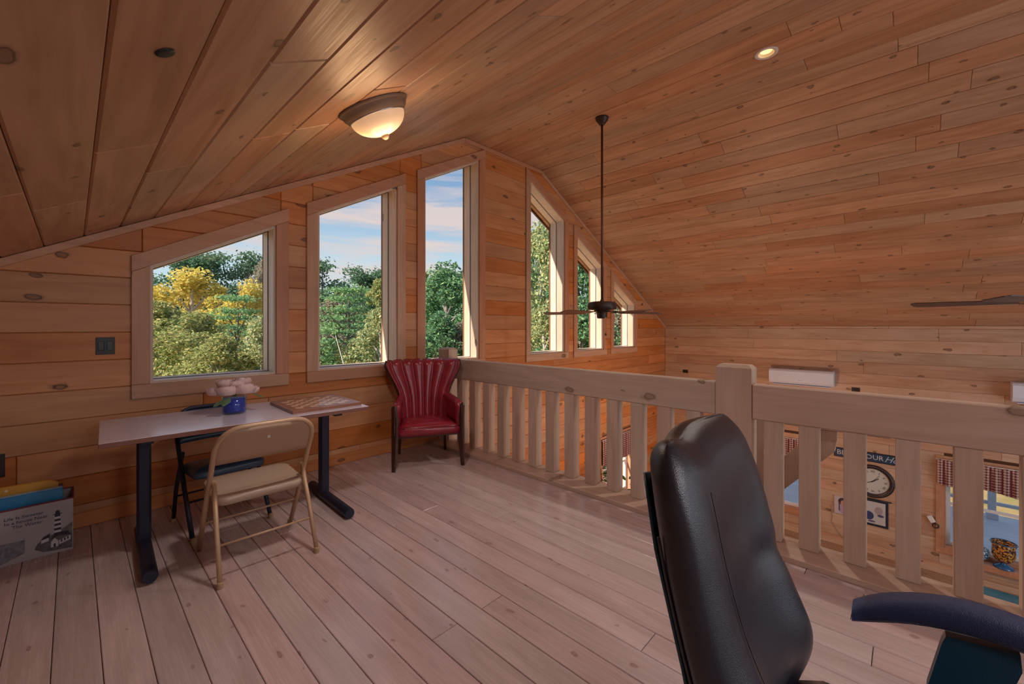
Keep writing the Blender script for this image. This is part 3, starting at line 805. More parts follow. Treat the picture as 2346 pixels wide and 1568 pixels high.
# ------------------------------------------------------------------ wing armchair
AC_ = Vector((2.573, 3.70, 0)); aang = math.atan2(3.278-3.602, 2.727-2.125)
ac = thing('wing_armchair', 'red leather wing armchair with channelled back standing in the corner by the railing', 'armchair', AC_, aang)
red = pbr('worn red leather', (.27, .016, .032), .26, spec=.7, bump=.35, bscale=55, var=.14, vscale=9)
mahog = pbr('dark mahogany', (.045, .014, .010), .3, spec=.6, var=.2)
brass = pbr('old brass nails', (.32, .22, .14), .35, .8)
for sx_ in (-1, 1):
    lg = MB(); 
    for a_, b_ in (((sx_*.335, -.262, .0), (sx_*.318, -.25, .34)), ((sx_*.318, -.25, .34), (sx_*.325, -.255, .62))):
        pass
    pts = [(sx_*.340, -.272, .0), (sx_*.333, -.266, .18), (sx_*.326, -.258, .36), (sx_*.325, -.256, .50), (sx_*.334, -.258, .615), (sx_*.336, -.25, .635)]
    rs = [.013, .018, .023, .023, .020, .014]
    lg.tube(pts, rs, 8, ry=.024); lg.build('leg', mahog, ac, angle=.5)
    MB().tube([(sx_*.255, .315, .0), (sx_*.250, .285, .2), (sx_*.250, .26, .36)], [.014, .018, .021], 8).build('leg', mahog, ac, angle=.5)
# seat cushion: crowned, tapering to the back
def pillow_box(x0f, x0b, y0, y1, z0, z1, crown, nx=12, ny=10, rr=.02):
    v = []; f = []
    P = []
    for j in range(ny+1):
        t_ = j/ny; y_ = y0+(y1-y0)*t_; hw = x0f+(x0b-x0f)*t_
        for i in range(nx+1):
            s_ = -1+2*i/nx
            e1 = max(abs(s_)-.88, 0)/.12; e2 = max(abs(2*t_-1)-.86, 0)/.14
            dz = -rr*(e1*e1+e2*e2)
            P.append((s_*hw*(1-.0*e2), y_-.025*(1-s_*s_)*(1-t_), z1+crown*(1-s_*s_)*(1-(2*t_-1)**2)+dz))
    v = P+[(x_, y_, z0) for x_, y_, z_ in P]; n_ = len(P); w_ = nx+1
    for j in range(ny):
        for i in range(nx): a = j*w_+i; q = [a, a+1, a+w_+1, a+w_]; f.append(q); f.append([k+n_ for k in q][::-1])
    for i in range(nx): f.append([i, n_+i, n_+i+1, i+1]); a = ny*w_+i; f.append([a+1, n_+a+1, n_+a, a])
    for j in range(ny): a = j*w_; f.append([a+w_, n_+a+w_, n_+a, a]); a += nx; f.append([a, n_+a, n_+a+w_, a+w_])
    return v, f
v, f = pillow_box(.305, .245, -.275, .25, .335, .435, .035)
st = obj('seat', v, f, red, ac, True)
MB().tube([(-.300, -.290, .428), (-.15, -.308, .432), (0, -.314, .434), (.15, -.308, .432), (.300, -.290, .428)], .005, 8).build('piping', red, st, smooth=True)
# frame rails under the seat and sagging webbing
mb = MB()
mb.box((-.30, -.262, .315), (.30, -.245, .336), .002); mb.box((-.25, .25, .30), (.25, .268, .336), .002)
mb.build('seat_rail', mahog, ac)
v = []; f = []
for i in range(13):
    for j in range(9):
        s_, t_ = -1+i/6, -1+j/4
        v.append((s_*.24, t_*.2, .325-.045*(1-s_*s_)*(1-t_*t_)+.006*math.sin(i*2.1+j)))
for i in range(12):
    for j in range(8): a = i*9+j; f.append([a, a+1, a+10, a+9])
obj('sagging_lining', v, f, pbr('black dust cloth', (.012, .012, .014), .9), ac, True)
# channelled back: fan of seven rolls, wings curling forward
def back_pt(u, t_, front):
    """u in -1..1 across, t in 0..1 up"""
    hw = float(np.interp(t_, [0, .2, .4, .55, .7, .82, .92, .97, 1.0], [.245, .238, .250, .280, .330, .375, .402, .400, .385]))
    x_ = u*hw
    zt = .36+(1.045-.36)*t_
    y_ = .235+.105*t_-.14*(abs(u)**2.6)*(.45+.55*t_)
    if front:
        ch = abs(math.sin(u*3.5*PI)) ** .55
        edge = 1-max(0, (abs(u)-.96)/.04)**2*.9
        bulge = .045+.030*ch
        bulge *= edge*(1-max(0, (t_-.95)/.05)**2*.75)
        y_ -= bulge
        zt += .012*ch*(t_ > .9)*(t_-.9)*10
    zt += -.018*(1-abs(u))*t_*0+.0
    return (x_, y_, zt)
NU, NT = 84, 22
v = [back_pt(-1+2*i/NU, j/NT, True) for j in range(NT+1) for i in range(NU+1)]
v += [back_pt(-1+2*i/NU, j/NT, False) for j in range(NT+1) for i in range(NU+1)]
f = []; w_ = NU+1; n_ = w_*(NT+1)
for j in range(NT):
    for i in range(NU): a = j*w_+i; q = [a, a+1, a+w_+1, a+w_]; f.append(q); f.append([k+n_ for k in q][::-1])
for i in range(NU): f.append([i+1, i, n_+i, n_+i+1]); a = NT*w_+i; f.append([a, a+1, n_+a+1, n_+a])
for j in range(NT): a = j*w_; f.append([a, a+w_, n_+a+w_, n_+a]); a += NU; f.append([a+w_, a, n_+a, n_+a+w_])
bk = obj('backrest', v, f, red, ac, True)
for sx_ in (-1, 1):
    pts = [Vector(back_pt(sx_*1.0, j/14, False))+Vector((sx_*.006, .004, 0)) for j in range(15)]
    MB().tube(pts, .012, 8, ry=.018).build('wing_frame', mahog, ac, smooth=True)
    nh = MB()
    for j in range(2, 28):
        p = Vector(back_pt(sx_*1.0, j/28, True))*.45+Vector(back_pt(sx_*1.0, j/28, False))*.55
        nh.ball((p.x+sx_*.009, p.y-.012, p.z), .0042, 6, 4)
    for j in range(22):
        nh.ball((sx_*(.330-.0), -.282, .36+.0122*j), .0042, 6, 4)
    nh.build('nailhead_trim', brass, ac, smooth=True)['kind'] = 'stuff'
    # padded arm: panel between the front post and the back, rounded pad on top
    v = []; f = []; n1_ = 12
    ring_ = [(-.030, .0), (-.034, .10), (-.034, .20), (-.045, .235), (-.040, .262), (-.015, .275), (.015, .272), (.032, .255), (.030, .23), (.022, .20), (.018, .1), (.016, 0)]
    secs = 9
    for k in range(secs):
        t_ = k/(secs-1); y_ = -.262+(.24+.262)*t_
        xx_ = .316-.045*t_-.030*t_*t_
        for (dx, dz) in ring_:
            sc = 1.0 if 0 < k else .93
            v.append((sx_*(xx_+dx*sc), y_, .385+dz*sc+.035*t_*(dz > .15)))
    m_ = len(ring_)
    for k in range(secs-1):
        for q in range(m_):
            a = k*m_+q; b = k*m_+(q+1) % m_
            f.append([a, b, b+m_, a+m_][::(-sx_)])
    f.append([q for q in range(m_)][::(sx_)]); f.append([(secs-1)*m_+q for q in range(m_)][::(-sx_)])
    obj('arm', v, f, red, ac, True)

# ------------------------------------------------------------------ fabric storage box with folders
bgx = thing('storage_bag', 'canvas storage bag printed with a lighthouse standing on the floor by the wall', 'bag', (-.30, 3.99, 0))
canvas = pbr('grey canvas', (.40, .37, .38), .9, bump=.4, bscale=500, var=.05)
hx, hy, hz = .30, .125, .345
def open_box(mb, hx, hy, h, th, bul=.01):
    for (a, b) in (((-hx, -hy, 0), (hx, -hy+th, h)), ((-hx, hy-th, 0), (hx, hy, h)), ((-hx, -hy+th, 0), (-hx+th, hy-th, h)), ((hx-th, -hy+th, 0), (hx, hy-th, h)), ((-hx+th, -hy+th, 0), (hx-th, hy-th, th))):
        mb.box(a, b, .0015)
mb = MB(); open_box(mb, hx, hy, hz-.02, .006); mb.build('body', canvas, bgx)
MB().box((hx-.0055, -hy+.002, .003), (hx+.001, hy-.002, hz-.022), .001).build('side_panel', pbr('cream canvas', (.62, .57, .52), .9, bump=.4, bscale=500), bgx)
rim = MB(); 
R_ = [(-hx, -hy, hz-.018), (hx, -hy, hz-.018), (hx, hy, hz-.018), (-hx, hy, hz-.018), (-hx, -hy, hz-.018)]
for a, b in zip(R_, R_[1:]): rim.tube([a, b], .005, 8)
rim.build('rim_binding', pbr('maroon binding', (.16, .03, .05), .8), bgx)
MBG = Matrix(((1, 0, 0, -.0), (0, 0, -1, -hy-.001), (0, 1, 0, 0), (0, 0, 0, 1)))
def flat(name, poly, mat, d=.0006):
    if name != 'printed_sea': poly = [(.297-(.297-x_)*.62, z_*.85) for x_, z_ in poly]
    if area(poly) < 0: poly = poly[::-1]
    return MB().prism(poly, MBG, -.0005, d).build(name, mat, bgx)
ink = pbr('print dark ink', (.045, .04, .055), .9)
sea = pbr('print sea grey', (.20, .20, .23), .9, var=.35, vscale=60)
land = pbr('print rock grey', (.13, .12, .12), .9, var=.3, vscale=40)
pale = pbr('print white', (.58, .56, .58), .9)
grn = pbr('print dune', (.16, .15, .13), .9, var=.3, vscale=50)
flat('printed_sea', [(-.298, .03), (.0, .01), (.10, .05), (.10, .13), (-.298, .135)], sea)
flat('printed_dune', [(.19, .15), (.297, .205), (.297, .10), (.19, .10)], grn, .0008)
flat('printed_rock', [(.04, .065), (.10, .03), (.297, .015), (.297, .12), (.20, .15), (.11, .13), (.06, .10)], land, .0009)
for k in range(9):
    z0 = .135+k*.0165; w0 = .026-.0009*k
    flat('printed_tower', [(.195-w0, z0), (.195+w0, z0), (.195+w0-.0009, z0+.0165), (.195-w0+.0009, z0+.0165)], pale if k % 2 else ink, .0012)
flat('printed_gallery', [(.165, .284), (.225, .284), (.225, .289), (.165, .289)], ink, .0013)
flat('printed_lantern', [(.18, .289), (.21, .289), (.21, .305), (.195, .315), (.18, .305)], ink, .0013)
flat('printed_roof', [(.145, .105), (.20, .128), (.285, .115), (.265, .148), (.205, .150), (.165, .130)], ink, .0013)
flat('printed_house', [(.150, .05), (.20, .05), (.20, .09), (.175, .115), (.150, .09)], pale, .0014)
flat('printed_wing', [(.205, .060), (.285, .078), (.285, .110), (.205, .090)], pale, .0014)
flat('printed_door', [(.168, .05), (.183, .05), (.183, .075), (.168, .075)], ink, .0016)
for k in range(3): flat('printed_window', [(.217+.022*k, .074+.005*k), (.228+.022*k, .076+.005*k), (.228+.022*k, .094+.005*k), (.217+.022*k, .092+.005*k)], ink, .0016)
flat('printed_annex', [(.085, .095), (.135, .105), (.135, .128), (.085, .118)], pale, .0014)
flat('printed_annex_roof', [(.08, .118), (.14, .128), (.145, .155), (.10, .140)], ink, .0015)
for s_, x_, z_ in (('Life Is Sweeter', .176, .272), ('In a house Near', .193, .245), ('The Water', .170, .218)):
    text('lettering', s_, .0265, MBG @ Matrix.Translation((x_, z_, .001)), pbr('lettering ink', (.05, .055, .10), .8), bgx, .0004, 'RIGHT')
fb = thing('file_folder', 'bright blue ring binder standing at the front of the canvas bag', 'folder', (-.305, 3.925, .008))
MB().box((-.278, -.020, 0), (.262, .020, .385), .004, Matrix.Rotation(math.radians(0), 4, 'Y')).build('cover', pbr('bright blue cover', (.02, .20, .42), .4, spec=.6), fb)
MB().box((-.274, -.017, .3855), (.258, .017, .3875)).build('page_edge', pbr('pale paper edge', (.35, .50, .62), .7), fb)
fo = thing('envelope', 'yellow envelope sticking up behind the blue binder in the canvas bag', 'envelope', (-.30, 4.00, .008))
mb = MB(); M_ = Matrix.Rotation(math.radians(2), 4, 'Y')
mb.prism([(-.21, 0), (.235, 0), (.235, .40), (.20, .425), (-.12, .43), (-.20, .40)], Matrix(((1, 0, 0, 0), (0, 0, -1, 0), (0, 1, 0, 0), (0, 0, 0, 1))), -.012, .012)
mb.build('paper_body', pbr('manila orange paper', (.62, .32, .05), .7, var=.06), fo)
MB().tube([(.02, -.0155, .405), (.02, -.0125, .405)], .007, 12).build('string_button', pbr('string button', (.75, .65, .55), .6), fo)
fr_ = thing('paper_stack', 'bundle of dark papers wedged behind the yellow envelope in the bag', 'papers', (-.30, 4.045, .008))
MB().box((-.25, -.012, 0), (.255, .012, .375), .002).build('sheets', pbr('dark paper', (.12, .07, .06), .8), fr_)

# ------------------------------------------------------------------ wall plates
def plate(name, label, M, w, h, kind):
    o = bpy.data.objects.new(name, None); COL.objects.link(o); o.matrix_world = M; o['label'] = label; o['category'] = 'outlet' if 'outlet' in name else 'switch'
    blk = pbr('black wall plate', (.022, .017, .018), .4)
    MB().box((-w/2, -h/2, 0), (w/2, h/2, .006), .002).build('cover', blk, o)
    mid = pbr('black device', (.012, .010, .012), .3)
    if kind == 'switch':
        for sx_ in (-.023, .023): MB().box((sx_-.016, -.033, .0062), (sx_+.016, .033, .010), .002).build('rocker', mid, o)
    else:
        for sz in (-.02, .02): MB().box((-.016, sz-.014, .0062), (.016, sz+.014, .0085), .002).build('socket', mid, o)
    return o
def MW(x, z): return Matrix(((1, 0, 0, x), (0, 0, -1, WY-.0005), (0, 1, 0, z), (0, 0, 0, 1)))
plate('light_switch', 'black double switch plate on the wall left of the first window', MW(.163, 1.277), .10, .125, 'switch')
plate('wall_outlet', 'black outlet plate low on the window wall above the canvas bag', MW(-.345, .52), .085, .15, 'outlet')
def MR(y, z, off=.0005): return Matrix(((0, 0, -1, XR-off), (-1, 0, 0, y), (0, 1, 0, z), (0, 0, 0, 1)))
plate('wall_outlet', 'small black outlet on the far wall left of the first white wall unit', MR(3.75, .37) @ Matrix.Rotation(PI/2, 4, 'Z'), .075, .12, 'outlet')
plate('wall_outlet', 'small black outlet on the far wall between the two white wall units', MR(.68, .265) @ Matrix.Rotation(PI/2, 4, 'Z'), .075, .12, 'outlet')

# ------------------------------------------------------------------ wall units of the air conditioning
def minisplit(label, y):
    t = thing('air_conditioner', label, 'air conditioner', (XR-.001, y, .28), -PI/2)      # local -y faces the room, local x along -Y
    wh = pbr('white plastic', (.72, .80, .94), .28, spec=.6)
    w_ = .515
    prof = [(0, .0), (-.10, .0), (-.165, .025), (-.195, .065), (-.205, .12), (-.205, .255), (-.185, .285), (-.15, .30), (0, .30)]
    M_ = Matrix(((0, 0, 1, -w_), (1, 0, 0, 0), (0, 1, 0, 0), (0, 0, 0, 1)))
    MB().prism(prof, M_, 0, 2*w_).build('housing', wh, t)
    MB().box((-w_-.001, -.2085, .075), (w_+.001, -.2055, .262), .002).build('front_panel', pbr('white gloss panel', (.74, .84, 1.0), .12, spec=.8), t)
    MB().box((-w_+.05, -.150, -.012), (w_-.05, -.06, -.001), .003).build('air_flap', wh, t)
    mb = MB()
    for k in range(12): mb.box((-w_+.05+k*.08, -.13, .3005), (-w_+.115+k*.08, -.04, .303))
    mb.build('intake_grille', pbr('grey grille', (.35, .36, .38), .6), t)
    MB().box((-.02, -.2092, .085), (.035, -.2086, .091)).build('badge', pbr('grey badge', (.25, .26, .28), .4), t)
    return t
minisplit('long white wall air conditioner left of centre on the far wall', 1.50)
minisplit('white wall air conditioner at the right edge, cut off by the frame', -1.655)

# ------------------------------------------------------------------ ceiling fixtures
SLF = Matrix.Rotation(-sl, 4, 'Y')           # left slope tilt
def place_on_left_slope(o, x, y, off=.0):
    nrm = Vector((math.sin(sl), 0, -math.cos(sl)))
    o.matrix_world = Matrix.Translation(Vector((x, y, roof(x)))+nrm*off) @ SLF @ Matrix.Rotation(PI, 4, 'X')
def mkthing(name, label, cat):
    o = bpy.data.objects.new(name, None); COL.objects.link(o); o['label'] = label; o['category'] = cat; return o
dl = mkthing('flush_ceiling_light', 'bronze ceiling light with a glowing frosted bowl, left of the ridge', 'ceiling light')
place_on_left_slope(dl, 1.135, 2.13, .0006)
bronze = pbr('brown bronze', (.24, .165, .115), .5, .25, var=.1)
MB().lathe([(.192, 0), (.195, .006), (.190, .013), (.182, .017), (.177, .034), (.160, .054), (.155, .058), (.150, .052), (.10, .040), (.0, .040)], 48, cap=False).build('pan', bronze, dl, smooth=True)
gm, gnt, gout = newmat('glowing alabaster glass')
tcg = gnt.nodes.new('ShaderNodeTexCoord'); ds = gnt.nodes.new('ShaderNodeVectorMath'); ds.operation = 'DISTANCE'; gnt.links.new(tcg.outputs['Object'], ds.inputs[0]); ds.inputs[1].default_value = (-.055, -.06, .115)
rg_ = gnt.nodes.new('ShaderNodeValToRGB'); gnt.links.new(ds.outputs['Value'], rg_.inputs[0])
ge = rg_.color_ramp.elements; ge[0].position = .035; ge[0].color = (1.0, .82, .40, 1); ge[1].position = .14; ge[1].color = (.50, .27, .13, 1)
q = ge.new(.06); q.color = (.95, .58, .20, 1)
q = ge.new(.085); q.color = (.66, .36, .15, 1)
eg = gnt.nodes.new('ShaderNodeEmission'); eg.inputs[1].default_value = 1.0; gnt.links.new(rg_.outputs[0], eg.inputs[0])
dg_ = gnt.nodes.new('ShaderNodeBsdfPrincipled'); dg_.inputs['Base Color'].default_value = (.55, .45, .36, 1); dg_.inputs['Roughness'].default_value = .3
ag = gnt.nodes.new('ShaderNodeAddShader'); gnt.links.new(eg.outputs[0], ag.inputs[0]); gnt.links.new(dg_.outputs[0], ag.inputs[1]); gnt.links.new(ag.outputs[0], gout.inputs[0])
bowl = [(.152*math.cos(a), .052+.102*math.sin(a)) for a in [PI/2*k/12 for k in range(12)]]+[(.004, .154)]
MB().lathe(bowl, 48, cap=False).build('glass_bowl', gm, dl, smooth=True)
MB().lathe([(.0, .150), (.020, .152), (.023, .160), (.016, .170), (.008, .176), (.0, .177)], 20, cap=False).build('finial', bronze, dl, smooth=True)
MB().lathe([(.155, .050), (.158, .057), (.156, .061), (.151, .061)], 48, cap=False).build('trim_ring', pbr('bright rim', (.5, .5, .55), .25, .9), dl, smooth=True)
light('flush_light_glow', 'POINT', tuple(dl.matrix_world @ Vector((0, 0, .24))), 8, (1.0, .60, .30), shadow_soft_size=.14)
light('flush_light_downward', 'SPOT', tuple(dl.matrix_world @ Vector((0, 0, .21))), 50, (1.0, .90, .90), (.1, .0, -1), spot_size=2.5, spot_blend=.9, shadow_soft_size=.10)
sp_ = mkthing('ceiling_disc', 'small black round disc in the ceiling at upper left', 'ceiling vent')
place_on_left_slope(sp_, .16, 1.363, .0006)
MB().lathe([(.0, 0), (.021, 0), (.022, .004), (.018, .006), (.0, .007)], 24, cap=False).build('disc', pbr('black speckled disc', (.01, .012, .012), .5, bump=1, bscale=400), sp_, smooth=True)
MB().lathe([(.022, 0), (.0235, .0015), (.0225, .003), (.0205, .003)], 24, cap=False).build('rim', pbr('black rim', (.02, .02, .02), .4), sp_, smooth=True)
cn = thing('recessed_light', 'white round recessed downlight glowing warm in the flat ceiling', 'ceiling light', (XC, .93, ZF))
MB().lathe([(.064, .001), (.064, -.003), (.070, -.0065), (.090, -.006), (.0945, -.0012), (.0945, -.0006)], 40, cap=False).build('trim_ring', pbr('white light trim', (.66, .62, .60), .4), cn, smooth=True)
MB().lathe([(.064, -.002), (.060, .012), (.050, .022)], 40, cap=False).build('baffle', pbr('cream baffle', (.85, .72, .55), .5, emit=(1, .55, .22), estr=.25), cn, smooth=True)
MB().lathe([(.050, .020), (.0, .0225)], 32, cap=False).build('lens', pbr('glowing lens', (1, .9, .7), .5, emit=(1.0, .72, .30), estr=1.15), cn, smooth=True)
light('recessed_and_fill_spot', 'SPOT', (XC, .93, ZF-.03), 125, (1.0, .90, .82), (0, 0, -1), spot_size=2.3, spot_blend=.8, shadow_soft_size=.05)
for y in (-2.6,):
    light('recessed_and_fill_spot', 'SPOT', (XC, y, ZF-.03), 100, (1.0, .90, .82), (0, 0, -1), spot_size=2.3, spot_blend=.8, shadow_soft_size=.05)  # added out-of-view spot without a fixture, extra fill on the floor

def fan(label, loc, phase):
    t = thing('ceiling_fan', label, 'ceiling fan', loc, 0, None)
    brz = pbr('dark bronze fan metal', (.055, .035, .030), .38, .5, var=.15)
    rod = pbr('red brown rod', (.13, .045, .030), .4, .4)
    H_ = loc[2]
    dz = ZF-.001-H_          # origin at the blade plane
    MB().lathe([(.0, dz-.085), (.030, dz-.083), (.045, dz-.060), (.070, dz-.030), (.078, dz-.008), (.078, dz), (.0, dz)], 28, cap=False).build('canopy', brz, t, smooth=True)
    MB().tube([(0, 0, .14), (0, 0, dz-.07)], .0135, 14).build('downrod', rod, t, smooth=True)
    MB().lathe([(.0, .165), (.020, .162), (.024, .145), (.10, .140), (.150, .132), (.168, .118), (.172, .100), (.172, .058), (.165, .045), (.12, .038), (.0, .036)], 36, cap=False).build('motor', brz, t, angle=.5)
    MB().lathe([(.0, .036), (.095, .035), (.090, .018), (.062, .008), (.060, -.052), (.052, -.062), (.0, -.064)], 32, cap=False).build('switch_housing', brz, t, angle=.6)
    bl_m = pbr('dark fan blade', (.07, .040, .034), .35, spec=.6, var=.1)
    for k in range(5):
        a = math.radians(phase+72*k); M_ = Matrix.Rotation(a, 4, 'Z')
        ir = MB(); ir.box((.06, -.018, -.003+.018), (.24, .018, .003+.018), .002, M_); ir.box((.20, -.04, -.002+.014), (.27, .04, .002+.014), .001, M_)
        ir.build('blade_iron', brz, t)
        P = []
        for q in range(8): aa = PI/2*q/7; P.append((.70+.045*math.sin(aa), -.068+.04*(1-math.cos(aa)) if False else -.068+.045*(1-math.cos(aa))))
        P = [(.21, -.048)]+[(.40, -.058), (.60, -.066)]+[(.70+.045*math.sin(PI/2*q/6), -.023-.045*math.cos(PI/2*q/6)) for q in range(7)]
        P += [(x_, -y_) for x_, y_ in P[::-1]]
        MB().prism(P, M_ @ Matrix.Translation((0, 0, .006)) @ Matrix.Rotation(math.radians(11), 4, 'X'), -.003, .003).build('blade', bl_m, t)
    pc = MB(); pc.tube([(.035, -.03, -.062), (.035, -.03, -.24)], .0012, 6); pc.ball((.035, -.03, -.252), .011, 10, 6, (1, 1, 1.4))
    pc.tube([(.02, -.045, -.062), (.02, -.045, -.30)], .0012, 6); pc.ball((.02, -.045, -.31), .007, 8, 5)
    pc.build('pull_chain', pbr('chain bronze', (.10, .055, .035), .4, .6), t, smooth=True)
    return t
vd = math.degrees(math.atan2(-SY, CY))     # direction of the camera's right
fan('ceiling fan on a long rod in front of the right gable windows', (XC, 2.64, 1.575), -43.5+6)
fan('ceiling fan cut off by the right edge of the photo', (XC, -.75, 1.578), 77)

# ------------------------------------------------------------------ office chair
oc = thing('office_chair', 'black leather high-back office chair in the right foreground', 'office chair', (1.125, .12, 0))
lea = pbr('black leather', (.018, .020, .032), .31, spec=.7, bump=.22, bscale=420, var=.15, vscale=6)
plastic = pbr('dark blue black plastic', (.008, .05, .09), .42, spec=.5, bump=.2, bscale=300)
OX, OY = 1.125, .12
def bkring(v_, s_, q_):
    """office chair back: v up 0..1, s across -1..1 (near to far), q depth -1 (front) .. 1 (rear); result relative to the chair"""
    zb, rt = .46, .066
    vt = .90
    if v_ <= vt: t_ = v_/vt; ph = 0.0
    else: t_ = 1.0; ph = (v_-vt)/(1-vt)*PI/2
    hw = .266+.012*math.sin(PI*min(1, v_*1.1))-.016*(max(0, v_-.80)/.20)**2-.058*(1-math.cos(ph))
    xa = s_*hw/.266
    ztop = 1.164-.020*math.exp(-((xa+.36)/.26)**2)-.045*max(0, abs(xa)-.66)**2/.09
    z_ = zb+(ztop-rt-zb)*t_+rt*math.sin(ph)
    zz = z_-.62
    lean_ = .265*(zz+math.sqrt(zz*zz+.0012))/2+.62*.265-.265*1.08-.14*(-zz+math.sqrt(zz*zz+.0012))/2*(-1)
    yc_rear = .439+lean_+.028*math.cos(s_*PI/2)
    th = .108+.028*math.exp(-((abs(s_)-.72)/.24)**2)+.040*math.exp(-((v_-.20)/.17)**2)*(1-.35*s_*s_)
    th += -.014*math.exp(-((v_-.50)/.05)**2)*math.exp(-((s_-.60)/.40)**2)
    k_ = min(1, max(0, (v_-.62)/.22)); k_ = k_*k_*(3-2*k_); th = th*(1-k_)+.136*k_
    cph = max(.10, math.cos(ph))
    yc = yc_rear-th/2
    return Vector((OX+s_*hw-OX, yc+q_*th/2*cph-OY, z_))
NR, NT = 56, 60
def ringpt(a, e_=3.4):
    c_, n__ = math.cos(a), math.sin(a); p_ = 2/e_
    return math.copysign(abs(c_)**p_, c_), math.copysign(abs(n__)**p_, n__)
vs_ = [(j/40)*.90 for j in range(41)]+[.90+.10*k/14 for k in range(1, 15)]
v = [bkring(t_, *ringpt(2*PI*k/NR, 3.4-1.3*min(1, max(0, (t_-.70)/.25)))) for t_ in vs_ for k in range(NR)]
f = []
for j in range(len(vs_)-1):
    for k in range(NR): f.append([j*NR+k, j*NR+(k+1) % NR, (j+1)*NR+(k+1) % NR, (j+1)*NR+k])
f.append([k for k in range(NR)][::-1]); tp_ = (len(vs_)-1)*NR
for k in range(NR//2): f.append([tp_+(NR-k) % NR, tp_+k, tp_+k+1, tp_+(NR-k-1) % NR] if 0 < k < NR//2-1 else ([tp_, tp_+1, tp_+NR-1] if k == 0 else [tp_+NR//2-1, tp_+NR//2, tp_+NR//2+1]))
back = obj('backrest', v, f, lea, oc, True)
for a_ in (PI*.86, PI*.14):
    sA, qA = ringpt(a_)
    pts = [bkring(.03+.74*j/30, sA, qA)+Vector((.003*(1 if sA > 0 else -1), .002, 0)) for j in range(31)]
    MB().tube(pts, .0035, 8).build('piping', lea, back, smooth=True)
pts = [bkring(.05+.80*j/30, -.60, -.985)+Vector((0, -.0015, 0)) for j in range(31)]
MB().tube(pts, .0014, 6).build('seam', pbr('seam thread', (.05, .035, .04), .6), back, smooth=True)
def bksurf(s_, v_, front): return bkring(v_*.9, s_, -1 if front else 1)
# back shell: thin plastic panel a little behind the leather
v = []
for sd in (0, 1):
    for j in range(13):
        for i in range(13):
            p = bksurf((-1+2*i/12)*(.80-.12*max(0, j-9)/3), .04+.92*j/12, False); v.append(p+Vector((0, .003+.008*sd, 0)))
f = []
for j in range(12):
    for i in range(12): a = j*13+i; q = [a, a+1, a+14, a+13]; f.append(q); f.append([k+169 for k in q][::-1])
for i in range(12): f.append([i+1, i, 169+i, 170+i]); a = 156+i; f.append([a, a+1, 170+a, 169+a])
for j in range(12): a = j*13; f.append([a, a+13, 182+a, 169+a]); a += 12; f.append([a+13, a, 169+a, 182+a])
obj('back_shell', v, f, plastic, oc, True)
v, f = pillow_box(.26, .25, -.52, .10, .405, .50, .03, rr=.03)
obj('seat', v, f, lea, oc, True)
MB().box((-.22, -.46, .37), (.22, .06, .405), .01).build('seat_pan', plastic, oc)
MB().box((-.035, .02, .36), (.035, .30, .385), .008).build('back_bar', plastic, oc)
MB().tube([(0, -.20, .09), (0, -.20, .37)], .028, 16).build('gas_lift', plastic, oc, smooth=True)
for k in range(5):
    a = 2*PI*k/5+.3; e_ = (.29*math.cos(a), -.20+.29*math.sin(a))
    MB().tube([(0, -.20, .105), (e_[0]*.6, -.20+(e_[1]+.20)*.6, .085), (e_[0], e_[1], .07)], [.030, .024, .018], 10).build('base_arm', plastic, oc, smooth=True)
    w0 = MB(); w0.tube([(e_[0]-.012*math.sin(a), e_[1]+.012*math.cos(a), .0265), (e_[0]+.012*math.sin(a), e_[1]-.012*math.cos(a), .0265)], .026, 16)
    w0.tube([(e_[0], e_[1], .03), (e_[0], e_[1], .07)], .007, 8); w0.build('caster', plastic, oc, angle=.6)
# arms: bowed pad on a broad blade
for sx_ in (-1, 1):
    px = sx_*.437
    path = []
    for k in range(15):
        t_ = k/14; yy = .115-OY-.44*t_
        zc = .598+.075*math.sin(PI*min(1, .10+t_*.75))
        zc = .594+.090*(1-(1-min(t_, .62)/.62)**2)-.05*max(0, t_-.62)**2*4
        path.append((px, yy, zc))
    v = []; f = []; n_ = 16
    for k, (x_, y_, z_) in enumerate(path):
        e_ = 1.0 if 1 < k < 13 else (.94 if k in (1, 13) else .80)
        hw, hh = .040*e_, .0315*e_*(1+.18*math.sin(PI*k/14))
        for q in range(n_):
            a = 2*PI*q/n_; cx_ = abs(math.cos(a))**.7*(1 if math.cos(a) > 0 else -1); sz_ = abs(math.sin(a))**.7*(1 if math.sin(a) > 0 else -1)
            v.append((x_+hw*cx_, y_, z_+hh*sz_))
    for k in range(14):
        for q in range(n_): f.append([k*n_+q, k*n_+(q+1) % n_, (k+1)*n_+(q+1) % n_, (k+1)*n_+q])
    f.append(list(range(n_))); f.append([14*n_+q for q in range(n_)][::-1])
    pad = obj('armrest', v, f, pbr('armrest pad', (.022, .035, .10), .45, spec=.5, bump=.5, bscale=400), oc, True)
    # broad blade under the pad, curving in under the seat
    prof = [(-.192, .622), (-.315, .640), (-.318, .600), (-.290, .50), (-.285, .42), (-.155, .42), (-.158, .47), (-.185, .60)]
    M_ = Matrix(((0, 0, 1, px), (1, 0, 0, 0), (0, 1, 0, 0), (0, 0, 0, 1)))
    MB().prism(prof, M_, -.017, .017).build('arm_support', plastic, oc)
    MB().box((min(px-.017*sx_, sx_*.20), -.285, .375), (max(px+.017*sx_, sx_*.20), -.155, .419), .006).build('arm_bracket', plastic, oc)

